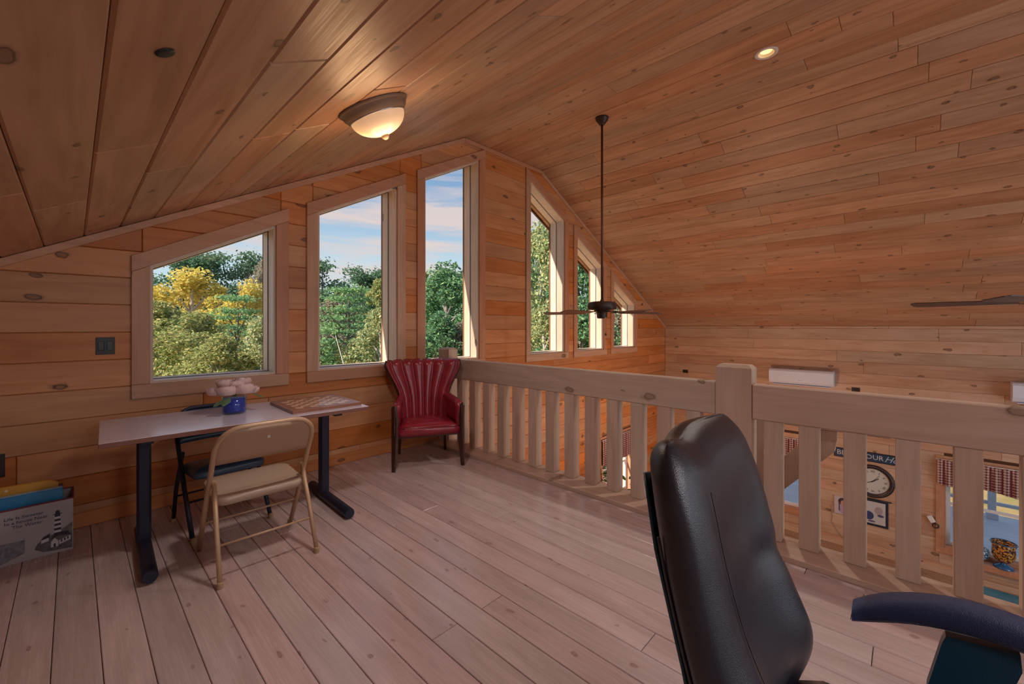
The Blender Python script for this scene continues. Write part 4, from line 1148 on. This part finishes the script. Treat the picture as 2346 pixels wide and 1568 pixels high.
# ------------------------------------------------------------------ great room below
navyp = pbr('navy painted wood', (.012, .045, .12), .5, var=.3, vscale=40)
blkp = pbr('black frame paint', (.012, .014, .022), .4)
sg = mkthing('wall_sign', 'blue wooden sign reading BLESS OUR Home above the clock', 'sign'); sg.matrix_world = MR(.42, -.92, .002)
MB().box((-.575, -.085, 0), (.575, .085, .012), .002).build('border', blkp, sg)
MB().box((-.56, -.070, .0122), (.56, .070, .016), .001).build('panel', navyp, sg)
cream = pbr('cream lettering', (.55, .57, .55), .6)
text('lettering', 'BLESS', .125, Matrix.Translation((-.535, 0, .0165)), cream, sg, .001)
text('lettering', 'OUR', .115, Matrix.Translation((-.125, 0, .0165)), cream, sg, .001)
text('lettering', 'Home', .140, Matrix.Translation((.125, 0, .0165)), pbr('pale blue script', (.35, .50, .60), .6), sg, .001, shear=.45)
hk = MB(); hk.tube([(.0, .085, .006), (-.02, .10, .006), (-.012, .118, .006), (.012, .118, .006), (.02, .10, .006), (.0, .085, .006)], .003, 6); hk.build('hanger', blkp, sg)
ck = mkthing('wall_clock', 'large round clock with roman numerals and dark beaded rim on the far wall', 'clock'); ck.matrix_world = MR(.445, -1.345, .002)
MB().lathe([(.285, 0), (.292, .012), (.280, .030), (.255, .036), (.235, .028), (.222, .018), (.222, 0)], 56, cap=False).build('rim', pbr('dark bronze rim', (.035, .020, .025), .35, .3), ck, smooth=True)
MB().lathe([(.221, .008), (.0, .010)], 48, cap=False).build('face', pbr('clock face', (.52, .55, .55), .5), ck)
mb = MB()
for k in range(84): a = 2*PI*k/84; mb.ball((.262*math.cos(a), .262*math.sin(a), .036), .0075, 6, 4)
for k in range(72): a = 2*PI*k/72; mb.ball((.228*math.cos(a), .228*math.sin(a), .024), .006, 6, 4)
mb.build('beading', pbr('pale bead', (.20, .20, .24), .4, .4), ck, smooth=True)
numm = pbr('clock ink', (.05, .05, .06), .6)
for k, s_ in enumerate(('XII', 'I', 'II', 'III', 'IIII', 'V', 'VI', 'VII', 'VIII', 'IX', 'X', 'XI')):
    a = -2*PI*k/12
    text('numeral', s_, .050, Matrix.Rotation(a, 4, 'Z') @ Matrix.Translation((0, .172, .011)), numm, ck, .0005, 'CENTER')
for a, ln, w_ in ((math.radians(-52), .10, .007), (math.radians(118), .15, .005), (math.radians(-38), .15, .0015)):
    M_ = Matrix.Rotation(a, 4, 'Z'); MB().box((-w_, -.03, .0125), (w_, ln, .015), 0, M_).build('hand', numm, ck)
# photographs
ph1 = mkthing('photo_canvas', 'small unframed photo of a dark-haired child in lilac, left of the clock', 'photo'); ph1.matrix_world = MR(.86, -1.905, .002)
MB().box((-.13, -.165, 0), (.13, .165, .02), .002).build('canvas', pbr('pale photo ground', (.50, .47, .50), .5), ph1)
def disc(cx_, cy_, rx, ry, n=20): return [(cx_+rx*math.cos(2*PI*k/n), cy_+ry*math.sin(2*PI*k/n)) for k in range(n)]
ID = Matrix.Identity(4)
for nm_, poly, c_, d_ in (('printed_wrap', disc(.02, -.07, .09, .085), (.42, .30, .46), .021), ('printed_hair', disc(.0, .075, .072, .07), (.05, .035, .06), .0215), ('printed_face', disc(.015, .045, .052, .06), (.50, .27, .24), .022), ('printed_headband', [(-.06, -.10), (-.045, -.10), (-.05, .06), (-.065, .06)], (.08, .05, .12), .0225)):
    MB().prism(poly, ID, .0202, d_).build(nm_, pbr(nm_, c_, .6), ph1)
ph2 = mkthing('framed_photo', 'dark framed photo of two children on a white sheet, below the clock', 'photo'); ph2.matrix_world = MR(.44, -1.90, .002)
MB().box((-.20, -.235, 0), (.20, .235, .022), .003).build('frame', pbr('dark navy frame', (.015, .025, .05), .4), ph2)
MB().box((-.165, -.195, .0222), (.165, .195, .0235)).build('print', pbr('white print', (.50, .52, .54), .4), ph2)
for nm_, poly, c_, d_ in (('printed_head', disc(.075, .05, .055, .07), (.36, .30, .32), .0242), ('printed_shirt', disc(-.06, -.06, .07, .075), (.03, .05, .16), .0244), ('printed_sleeve', disc(.10, -.035, .045, .022), (.07, .08, .16), .0246), ('printed_feet', disc(-.02, -.155, .05, .018), (.12, .12, .2), .0242)):
    MB().prism(poly, ID, .0236, d_).build(nm_, pbr(nm_+' b', c_, .6), ph2)
MB().tube([(-.24, .235, .012), (.24, .235, .012)], .012, 10).build('top_rod', blkp, ph2, smooth=True)

# valances: gathered gingham
ging = checker('red and cream gingham', (.52, .40, .36), (.12, .012, .02), 24)
def valance(label, M, w_, h_, group=None):
    o = mkthing('window_valance', label, 'curtain'); o.matrix_world = M
    v = []; f = []; n = 90; m_ = 8
    for j in range(m_+1):
        for i in range(n+1):
            u = i/n*w_; g = .014*math.sin(u*62)+.006*math.sin(u*151+j*.3)
            hh = h_*(1+.06*math.sin(u*9.0))
            v.append((u, -hh*j/m_, .045+g*(.4+.6*j/m_)))
    for j in range(m_):
        for i in range(n): a = j*(n+1)+i; f.append([a, a+n+1, a+n+2, a+1])
    obj('gathered_cloth', v, f, ging, o, True)
    MB().tube([(-.02, .0, .04), (w_+.02, .0, .04)], .008, 8).build('curtain_rod', pbr('white rod', (.7, .7, .7), .4), o, smooth=True)
    return o
valance('red gingham valance over the lower window behind the near balusters', MR(-.36, -.755, .024), 1.20, .40)
valance('red gingham valance over the far wall window left of the timber brace', MR(2.40, -.80, .024), 1.06, .37)
valance('red gingham valance over the lower gable window, seen between far balusters', Matrix(((1, 0, 0, 6.90), (0, 0, -1, WY-.024), (0, 1, 0, -.75), (0, 0, 0, 1))), 1.33, .47)
# sill shelf under window_9 with the bowls
sh = struct(MB().box((9.62, -1.75, -2.335), (XR-.001, -.72, -2.24), .004).build('trim_5', PINE_TRIM_Z))
bw = thing('footed_bowl', 'amber mosaic glass bowl on a blue foot standing on the window ledge', 'bowl', (9.70, -1.06, -2.2395))
mos, mnt, mout = newmat('amber mosaic')
vt = mnt.nodes.new('ShaderNodeTexVoronoi'); vt.inputs['Scale'].default_value = 38; tcm = mnt.nodes.new('ShaderNodeTexCoord'); mnt.links.new(tcm.outputs['Object'], vt.inputs['Vector'])
vr = mnt.nodes.new('ShaderNodeValToRGB'); mnt.links.new(vt.outputs['Distance'], vr.inputs[0]); vr.color_ramp.elements[0].color = (.75, .34, .05, 1); vr.color_ramp.elements[1].color = (.05, .03, .03, 1); vr.color_ramp.elements[1].position = .62
q = vr.color_ramp.elements.new(.35); q.color = (.62, .30, .06, 1)
mpb = mnt.nodes.new('ShaderNodeBsdfPrincipled'); mpb.inputs['Roughness'].default_value = .2; mnt.links.new(vr.outputs[0], mpb.inputs['Base Color']); mnt.links.new(mpb.outputs[0], mout.inputs[0])
MB().lathe([(.0, .085), (.06, .09), (.10, .13), (.125, .20), (.125, .26), (.118, .32), (.14, .375), (.134, .375), (.112, .32), (.118, .25), (.09, .14), (.0, .10)], 36, cap=False).build('bowl', mos, bw, smooth=True)
blueg = pbr('blue glass', (.02, .12, .30), .15, spec=.8)
MB().lathe([(.0, 0), (.105, .0), (.11, .008), (.09, .03), (.04, .055), (.03, .075), (.05, .09), (.0, .092)], 32, cap=False).build('foot', blueg, bw, smooth=True)
MB().lathe([(.139, .372), (.145, .378), (.139, .386), (.133, .378), (.139, .372)], 32, cap=False).build('rim', blueg, bw, smooth=True)
lat, lnt, lout = newmat('blue lattice glass')
wv1 = lnt.nodes.new('ShaderNodeTexVoronoi'); wv1.feature = 'DISTANCE_TO_EDGE'; wv1.inputs['Scale'].default_value = 28; tcl = lnt.nodes.new('ShaderNodeTexCoord'); lnt.links.new(tcl.outputs['Object'], wv1.inputs['Vector'])
lr = lnt.nodes.new('ShaderNodeValToRGB'); lnt.links.new(wv1.outputs['Distance'], lr.inputs[0]); lr.color_ramp.elements[0].color = (.01, .05, .16, 1); lr.color_ramp.elements[0].position = .06; lr.color_ramp.elements[1].color = (.30, .48, .56, 1); lr.color_ramp.elements[1].position = .14
lp = lnt.nodes.new('ShaderNodeBsdfPrincipled'); lp.inputs['Roughness'].default_value = .2; lnt.links.new(lr.outputs[0], lp.inputs['Base Color']); lnt.links.new(lp.outputs[0], lout.inputs[0])
pl = thing('lattice_vase', 'round blue lattice patterned vase on the ledge beside the amber bowl', 'vase', (9.70, -.80, -2.2395))
MB().lathe([(.0, .03), (.05, .035), (.10, .08), (.125, .15), (.115, .215), (.07, .26), (.03, .275), (.0, .276)], 32, cap=False).build('body', lat, pl, smooth=True)
MB().lathe([(.0, 0), (.055, 0), (.055, .008), (.035, .02), (.045, .034), (.0, .034)], 24, cap=False).build('foot', blueg, pl, smooth=True)
# white hook ornament beside the window casing
hn = mkthing('wall_hook', 'small white fitting with a black ring beside the lower window', 'hook'); hn.matrix_world = MR(-.29, -1.78, .023)
MB().box((-.035, -.05, 0), (.035, .06, .04), .008, Matrix.Rotation(.5, 4, 'Z')).build('body', pbr('white fitting', (.72, .74, .72), .5), hn)
rg2 = MB(); rg2.tube([(.05+.035*math.cos(2*PI*k/16), -.09+.035*math.sin(2*PI*k/16), .02) for k in range(17)], .008, 8, cap=False); rg2.build('ring', blkp, hn, smooth=True)
# cord hanging down the far wall
cd = MB(); cd.tube([(XR-.006, 1.045, -1.95), (XR-.006, 1.02, -2.15), (XR-.006, 1.035, -2.25), (XR-.006, .96, -2.38), (XR-.006, .86, -2.52), (XR-.008, .75, -2.62)], .005, 6)
tag(cd.build('power_cord', pbr('grey cord', (.30, .28, .28), .6), smooth=True), 'thin cord running down the far wall between near balusters', 'cord')
# teal table
tl = thing('coffee_table', 'teal painted plank table in the room below, far right', 'table', (8.45, -1.25, ZLOW))
tealp = wood('teal painted planks', (.03, .17, .24), (.02, .10, .16), 1, .45, .0, rvar=.15)
for k in range(5):
    MB().box((-.28+.112*k, -.70, .415), (-.169+.112*k, .70, .445), .003).build('plank', tealp, tl)
MB().box((-.27, -.68, .33), (.27, .68, .4145), .003).build('apron', pbr('dark teal', (.012, .05, .09), .5), tl)
for a in (-1, 1):
    for b in (-1, 1): MB().box((a*.24-.03, b*.64-.03, 0), (a*.24+.03, b*.64+.03, .3295), .003).build('leg', pbr('dark teal', (.012, .05, .09), .5), tl)
# timber post with brace in the great room
br = thing('timber_post', 'timber post with a diagonal knee brace, seen between the near balusters', 'post', (5.0, 1.10, ZLOW))
MB().box((-.08, -.08, 0), (.08, .08, 3.30), .006).build('post', PINE_RAIL_Z, br)
M_ = Matrix(((0, 0, 1, 0), (1, 0, 0, 0), (0, 1, 0, 0), (0, 0, 0, 1)))
MB().prism([(-.075, 2.28), (-.075, 2.62), (-.62, 3.22), (-.62, 3.0), (-.60, 2.88)], M_, -.05, .05).build('knee_brace', PINE_RAIL_Z, br)
MB().box((-.07, -1.0, 3.08), (.07, -.081, 3.22), .005).build('beam_stub', PINE_RAIL_Y, br)
# plants by the lower gable window
def plant(label, x, y, ztop, seed, cols):
    t = thing('potted_plant', label, 'plant', (x, y, ZLOW))
    MB().lathe([(.0, 0), (.10, 0), (.13, .22), (.14, .24), (.12, .24), (.0, .21)], 24, cap=False).build('pot', pbr('brown clay pot', (.16, .07, .05), .6), t, smooth=True)
    rg = random.Random(seed); hgt = ztop-ZLOW
    st_ = MB(); lf = MB()
    for k in range(7):
        a = rg.uniform(0, 2*PI); rr = rg.uniform(.05, .22); hh = hgt*rg.uniform(.7, 1.0)
        st_.tube([(0, 0, .2), (rr*.5*math.cos(a), rr*.5*math.sin(a), hh*.55), (rr*math.cos(a), rr*math.sin(a), hh)], .008, 6)
    st_.build('stem', pbr('plant stem', (.10, .12, .04), .7), t)
    for k in range(70):
        a = rg.uniform(0, 2*PI); rr = rg.uniform(.02, .24); zz = hgt*rg.uniform(.35, 1.0); ln = rg.uniform(.10, .2); b = rg.uniform(0, 2*PI)
        vv = []; ff = []
        for i in range(5):
            w_ = ln*.3*math.sin(PI*(i+.4)/5)
            for j in (-1, 1):
                lx, ly = i/4*ln, j*w_; vv.append((rr*math.cos(a)+lx*math.cos(b)-ly*math.sin(b), rr*math.sin(a)+lx*math.sin(b)+ly*math.cos(b), zz-.35*lx*lx/ln))
        for i in range(4): ff.append([i*2, i*2+1, i*2+3, i*2+2])
        lf.add(vv, ff)
    o = lf.build('foliage', leafmat('houseplant '+str(seed), cols), t, smooth=True); o['kind'] = 'stuff'
    return t
plant('tall leafy houseplant by the lower gable window, left one', 6.25, 3.75, -1.0, 3, [(.03, .07, .02), (.10, .16, .03), (.04, .09, .04)])
plant('low grassy houseplant by the lower gable window, right one', 7.85, 3.85, -1.55, 5, [(.05, .16, .12), (.10, .24, .18), (.04, .10, .08)])

# ------------------------------------------------------------------ outside: ground and trees
grm, gn_, go_ = newmat('meadow and leaf litter')
tg = gn_.nodes.new('ShaderNodeTexCoord'); ng = gn_.nodes.new('ShaderNodeTexNoise'); ng.inputs['Scale'].default_value = 1.2; ng.inputs['Detail'].default_value = 8; gn_.links.new(tg.outputs['Object'], ng.inputs['Vector'])
rg3 = gn_.nodes.new('ShaderNodeValToRGB'); gn_.links.new(ng.outputs['Fac'], rg3.inputs[0]); rg3.color_ramp.elements[0].position = .35; rg3.color_ramp.elements[0].color = (.16, .17, .06, 1); rg3.color_ramp.elements[1].position = .65; rg3.color_ramp.elements[1].color = (.38, .27, .14, 1)
bg3 = gn_.nodes.new('ShaderNodeBsdfDiffuse'); gn_.links.new(rg3.outputs[0], bg3.inputs[0]); gn_.links.new(bg3.outputs[0], go_.inputs[0])
v = []; f = []; NG = 24
for i in range(NG+1):
    for j in range(NG+1):
        x_, y_ = -60+160*i/NG, -60+160*j/NG
        dd_ = math.hypot(x_-4, y_-0); v.append((x_, y_, -3.4+.25*math.sin(x_*.21)*math.cos(y_*.17)*(dd_ > 14)))
for i in range(NG):
    for j in range(NG): a = i*(NG+1)+j; f.append([a, a+NG+1, a+NG+2, a+1])
struct(obj('ground', v, f, grm, None, True))
struct(MB().box((-6, WY+.3, -3.16), (16, 12.0, -3.12)).build('ground_bounce', pbr('warm sandy bounce', (.66, .46, .30), .95, var=.12, vscale=1.5)))  # added slab, coloured to bounce warm sun up at the gable ceiling
struct(MB().box((XR+.27, -6, -2.85), (14.2, 4.6, -2.80)).build('porch_deck', wood('pale deck', (.80, .80, .78), (.72, .72, .70), 1, .7, 0, other_ax=0)))
for y_, w_ in ((-2.35, 'right one behind the window with the bowls'), (-1.35, 'left one behind the window with the bowls'), (2.3, 'right one behind the window by the timber brace'), (3.3, 'left one behind the window by the timber brace')):
    tg_ = thing('porch_post', 'white porch post outside the far wall, '+w_, 'post', (13.9, y_, -2.80), 0, 'white porch posts')
    MB().box((-.06, -.06, .001), (.06, .06, 2.9), .006).build('shaft', pbr('white porch paint', (.75, .76, .78), .5), tg_)
    MB().box((-.09, -.09, .001), (.09, .09, .12), .006).build('base', pbr('white porch paint', (.75, .76, .78), .5), tg_)
rs_ = thing('porch_rail', 'white porch rail running outside the far wall windows', 'railing', (13.9, 0, -2.80))
for zz_ in (.30, 1.0): MB().box((-.03, -5.5, zz_), (.03, 3.6, zz_+.07), .004).build('rail', pbr('white porch paint', (.75, .76, .78), .5), rs_)

npr = np.random.RandomState(11)
def quads(centres, size, up=.3, nrm_hint=None):
    """one leaf quad per centre, random orientation"""
    n = len(centres)
    a = npr.normal(size=(n, 3)); a /= np.linalg.norm(a, axis=1)[:, None]
    b = npr.normal(size=(n, 3)); b -= a*(a*b).sum(1)[:, None]; b /= np.linalg.norm(b, axis=1)[:, None]
    s = size*npr.uniform(.6, 1.3, (n, 1))
    V = np.stack([centres-a*s, centres-b*s*.55, centres+a*s, centres+b*s*.55], 1).reshape(-1, 3)
    return V
def leafmesh(name, V, mat):
    n = len(V)//4
    me = bpy.data.meshes.new(name); me.vertices.add(4*n); me.vertices.foreach_set('co', V.astype(np.float32).ravel())
    me.loops.add(4*n); me.loops.foreach_set('vertex_index', np.arange(4*n, dtype=np.int32))
    me.polygons.add(n); me.polygons.foreach_set('loop_start', np.arange(0, 4*n, 4, dtype=np.int32))
    try: me.polygons.foreach_set('loop_total', np.full(n, 4, dtype=np.int32))
    except Exception: pass
    me.materials.append(mat); me.update(); me.validate(); return me
def deciduous(n, H, Wd, blobs=26, leaf=.075, low=.12):
    cs = []; br_ = []
    for k in range(blobs):
        t_ = low+(.96-low)*((k+npr.uniform(0, 1))/blobs)**.85; rr = Wd/2*math.sin(PI*min(1, (t_-low+.10)/(1.02-low)))**.6; a = npr.uniform(0, 2*PI); r_ = rr*math.sqrt(npr.uniform(.15, 1))*.85
        c = np.array((r_*math.cos(a), r_*math.sin(a), H*t_)); rad = npr.uniform(.085, .165)*Wd*(1.15-.4*t_)
        m = n//blobs; p = npr.normal(size=(m, 3)); p /= np.linalg.norm(p, axis=1)[:, None]; p *= rad*npr.uniform(.55, 1.08, (m, 1))**.6
        p[:, 2] *= 1.0; cs.append(c+p); br_.append(c)
    return quads(np.concatenate(cs), leaf), br_
def pine(n, H, Wd, leaf=.07, tiers=16, low=.15, tuft=True):
    cs = []; br_ = []
    for k in range(tiers):
        t_ = low+(1-low)*(k+npr.uniform(-.3, .3))/tiers; L_ = Wd/2*(1-.86*(t_-low)/(1-low))**.8
        nb = 7
        for q in range(nb):
            a = 2*PI*q/nb+npr.uniform(-.4, .4); ln = L_*npr.uniform(.65, 1.1); m = int(n/tiers/nb)
            s = npr.uniform(.2, 1.0, (m, 1))**.7
            tip = np.array((ln*math.cos(a), ln*math.sin(a), .10*ln)); p = s*tip+npr.normal(size=(m, 3))*np.array((.16, .16, .075))*(.5+.6*s)
            p[:, 2] += H*t_; cs.append(p); br_.append(tip+np.array((0, 0, H*t_)))
    return quads(np.concatenate(cs), leaf), br_
def pinetop(n, H, Wd, leaf=.075):
    cs = []; br_ = []
    for k in range(22):
        t_ = npr.uniform(.50, 1.0); a = npr.uniform(0, 2*PI); L_ = Wd/2*(1.15-.75*(t_-.5)/.5)*npr.uniform(.3, 1)
        c = np.array((L_*math.cos(a), L_*math.sin(a), H*t_)); m = n//22
        p = npr.normal(size=(m, 3))*np.array((.36, .36, .17)); cs.append(c+p); br_.append(c)
    return quads(np.concatenate(cs), leaf), br_
KIND = {
 'yellow': ('deciduous', [(0.800, 0.690, 0.135), (0.800, 0.630, 0.180), (0.540, 0.525, 0.150), (0.800, 0.630, 0.210), (0.750, 0.660, 0.240)], (0.420, 0.360, 0.330)),
 'olive': ('deciduous', [(0.420, 0.465, 0.165), (0.285, 0.360, 0.135), (0.570, 0.540, 0.240), (0.210, 0.285, 0.120), (0.660, 0.540, 0.255)], (0.330, 0.300, 0.285)),
 'green': ('deciduous', [(0.165, 0.345, 0.165), (0.120, 0.255, 0.150), (0.240, 0.450, 0.225), (0.105, 0.210, 0.135), (0.360, 0.510, 0.225)], (0.270, 0.255, 0.240)),
 'pale': ('deciduous', [(0.480, 0.570, 0.285), (0.330, 0.450, 0.210), (0.630, 0.630, 0.360), (0.240, 0.330, 0.180), (0.720, 0.570, 0.270)], (0.480, 0.450, 0.420)),
 'grey': ('deciduous', [(0.390, 0.360, 0.300), (0.300, 0.330, 0.240), (0.480, 0.390, 0.330), (0.210, 0.255, 0.180), (0.540, 0.360, 0.240)], (0.480, 0.435, 0.420)),
 'softpine': ('pine', [(0.270, 0.480, 0.225), (0.180, 0.360, 0.210), (0.360, 0.570, 0.240), (0.135, 0.270, 0.165), (0.450, 0.600, 0.225)], (0.210, 0.165, 0.150)),
 'darkpine': ('pinetop', [(0.135, 0.255, 0.150), (0.105, 0.195, 0.135), (0.180, 0.330, 0.180), (0.090, 0.165, 0.120), (0.225, 0.345, 0.195)], (0.255, 0.195, 0.180)),
}
TEMPL = {}
def tree(label, px, ytop, depth, wid, kind, low=.12, var=0):
    gen, cols, bark = KIND[kind]
    q_ = (px-1173)/F_PX; r_ = q_*depth
    X_, Y_ = depth*SY+r_*CY, depth*CY-r_*SY
    H = CAMH+(HOR-ytop)/F_PX*depth+3.4
    key = (kind, round(low, 2), var)
    if key not in TEMPL:
        # template of height 8, width 5
        if gen == 'deciduous': V, br_ = deciduous(14000, 8.0, 5.0, 52, .078, low)
        elif gen == 'pine': V, br_ = pine(11500, 8.0, 5.4, .062)
        else: V, br_ = pinetop(6500, 8.0, 3.4, .085)
        mesh = leafmesh('foliage', V, leafmat(kind+' leaves', cols))
        tm = MB(); pts = [(0, 0, 0), (.05, .04, 2.2), (-.04, .02, 4.8), (.0, 0, 7.5)]
        tm.tube(pts, [.15, .115, .07, .02], 8)
        for b in br_[::2 if gen != 'pine' else 4]:
            z0 = max(1.0, b[2]-.9); tm.tube([(0, 0, z0*.96), (b[0]*.5, b[1]*.5, (z0+b[2])/2), tuple(b)], [.045, .03, .012], 5)
        me = bpy.data.meshes.new('trunk'); me.from_pydata(tm.v, [], tm.f); me.materials.append(pbr(kind+' bark', bark, .9, var=.2, vscale=8)); me.update()
        TEMPL[key] = (mesh, me)
    fm, tm_ = TEMPL[key]
    t = thing('pine_tree' if 'pine' in kind else 'leafy_tree', label, 'tree', (X_, Y_, -3.4), rnd.uniform(0, 6.28), 'trees beyond the gable windows')
    for nm_, me in (('foliage', fm), ('trunk', tm_)):
        o = bpy.data.objects.new(nm_, me); COL.objects.link(o); o.parent = t; o.scale = (wid/5, wid/5, H/8)
        if nm_ == 'foliage': o['kind'] = 'stuff'
    return t
# seen in the first window from the left
tree('tall dark pine rising at the left in the first window', 400, 590, 30, 7.0, 'darkpine')
tree('tall dark pine with the highest top left of centre in the first window', 462, 578, 31, 7.5, 'darkpine')
tree('dark pine right of centre on the skyline of the first window', 570, 582, 32, 6.5, 'darkpine', var=1)
tree('greyish bare-branched tree at the right edge of the first window skyline', 612, 598, 27, 5.0, 'grey')
tree('large bright yellow autumn tree in the middle of the first window', 440, 622, 20, 7.4, 'yellow')
tree('smaller yellow autumn tree at the right of the first window', 575, 650, 18, 4.4, 'yellow', var=1)
tree('olive green tree filling the lower left of the first window', 360, 690, 15, 4.6, 'olive')
tree('dull green tree below the yellow crown in the first window', 450, 715, 14, 4.4, 'olive', var=1)
tree('soft green pine at lower right of the first window', 545, 672, 16, 4.2, 'softpine')
tree('pale leaved tree at the foot of the first window, right side', 600, 730, 13.5, 3.8, 'pale')
tree('green understorey tree low in the middle of the first window', 505, 770, 12.5, 3.6, 'olive', low=.3)
# second window
tree('tall dark pine at the left edge of the second window', 738, 600, 27, 6.0, 'darkpine')
tree('round topped dark pine in the middle of the second window skyline', 826, 615, 32, 6.0, 'darkpine', var=1)
tree('dark pine top at the right of the second window skyline', 882, 618, 33, 6.0, 'darkpine')
tree('grey green tree behind the soft pine in the second window', 760, 690, 21, 4.6, 'grey')
tree('broad soft green pine in the centre of the second window', 800, 648, 17, 5.4, 'softpine', var=1)
tree('yellow green tree at the upper right of the second window', 872, 640, 22, 4.2, 'olive', var=1)
tree('pale leaved tree at the lower right of the second window', 872, 705, 14, 3.6, 'pale', var=1)
tree('low soft pine at the lower left of the second window', 735, 745, 13.5, 3.4, 'softpine')
# third window
tree('big round green tree filling the third window', 1022, 610, 19, 6.4, 'green')
tree('green tree behind the right side of the third window', 1072, 620, 24, 5.0, 'green', var=1)
tree('yellowish green tree at the left edge of the third window', 965, 618, 25, 4.2, 'olive')
tree('green tree low in the third window behind the newel post', 1010, 720, 13.5, 4.0, 'green', var=1)
tree('grey twiggy tree low at the right of the third window', 1065, 740, 14, 3.4, 'grey')
# right windows
tree('tall pale green tree in the fourth window', 1240, 518, 18, 4.8, 'pale')
tree('dark green tree at the left of the fourth window', 1205, 560, 21, 5.0, 'green')
tree('pale tree low in the fourth window', 1245, 700, 13, 3.6, 'pale', var=1)
tree('green tree filling the fifth window', 1335, 560, 17, 5.2, 'green', var=1)
tree('green tree low in the fifth window', 1330, 690, 13, 3.6, 'green')
tree('dark green tree filling the sixth window', 1420, 600, 18, 5.4, 'green')
tree('grey green tree low in the sixth window', 1425, 700, 14, 3.8, 'grey', var=1)
# dense woodland behind, so that no gap shows under the crowns
for k, (px, where) in enumerate(((330, 'behind the left edge of the first window'), (410, 'behind the big yellow tree'), (490, 'behind the middle of the first window'), (560, 'behind the smaller yellow tree'), (640, 'behind the right edge of the first window'),
        (720, 'behind the left edge of the second window'), (790, 'behind the soft pine of the second window'), (860, 'behind the right of the second window'), (930, 'hidden between the second and third windows'), (1000, 'behind the round green tree'), (1080, 'behind the right edge of the third window'), (1190, 'behind the left edge of the fourth window'), (1290, 'behind the fourth window'), (1370, 'behind the fifth window'), (1450, 'behind the sixth window'))):
    t = tree('dense wood tree far '+where, px, 665, 37+(k % 3)*1.5, 9.5, 'green' if k % 2 else 'olive', var=0)
    t['group'] = 'background wood'
# fallen pale trunk in the second window
X0 = 16*SY+((795-1173)/F_PX*12.0)*CY
q_ = (800-1173)/F_PX; d_ = 12.0; bx_, by_ = d_*SY+q_*d_*CY, d_*CY-q_*d_*SY
dt = MB(); dt.tube([(bx_, by_, -3.4), (bx_-.05, by_, -1.2), (bx_-.12, by_, .2), (bx_-.35, by_+.1, 1.15)], [.05, .035, .02, .008], 7)
dt.tube([(bx_-.10, by_, -.1), (bx_+.15, by_, .35)], [.012, .006], 5)
tag(dt.build('dead_sapling', pbr('bleached wood', (.60, .54, .50), .8), smooth=True), 'thin pale dead sapling in front of the trees in the second window', 'tree')
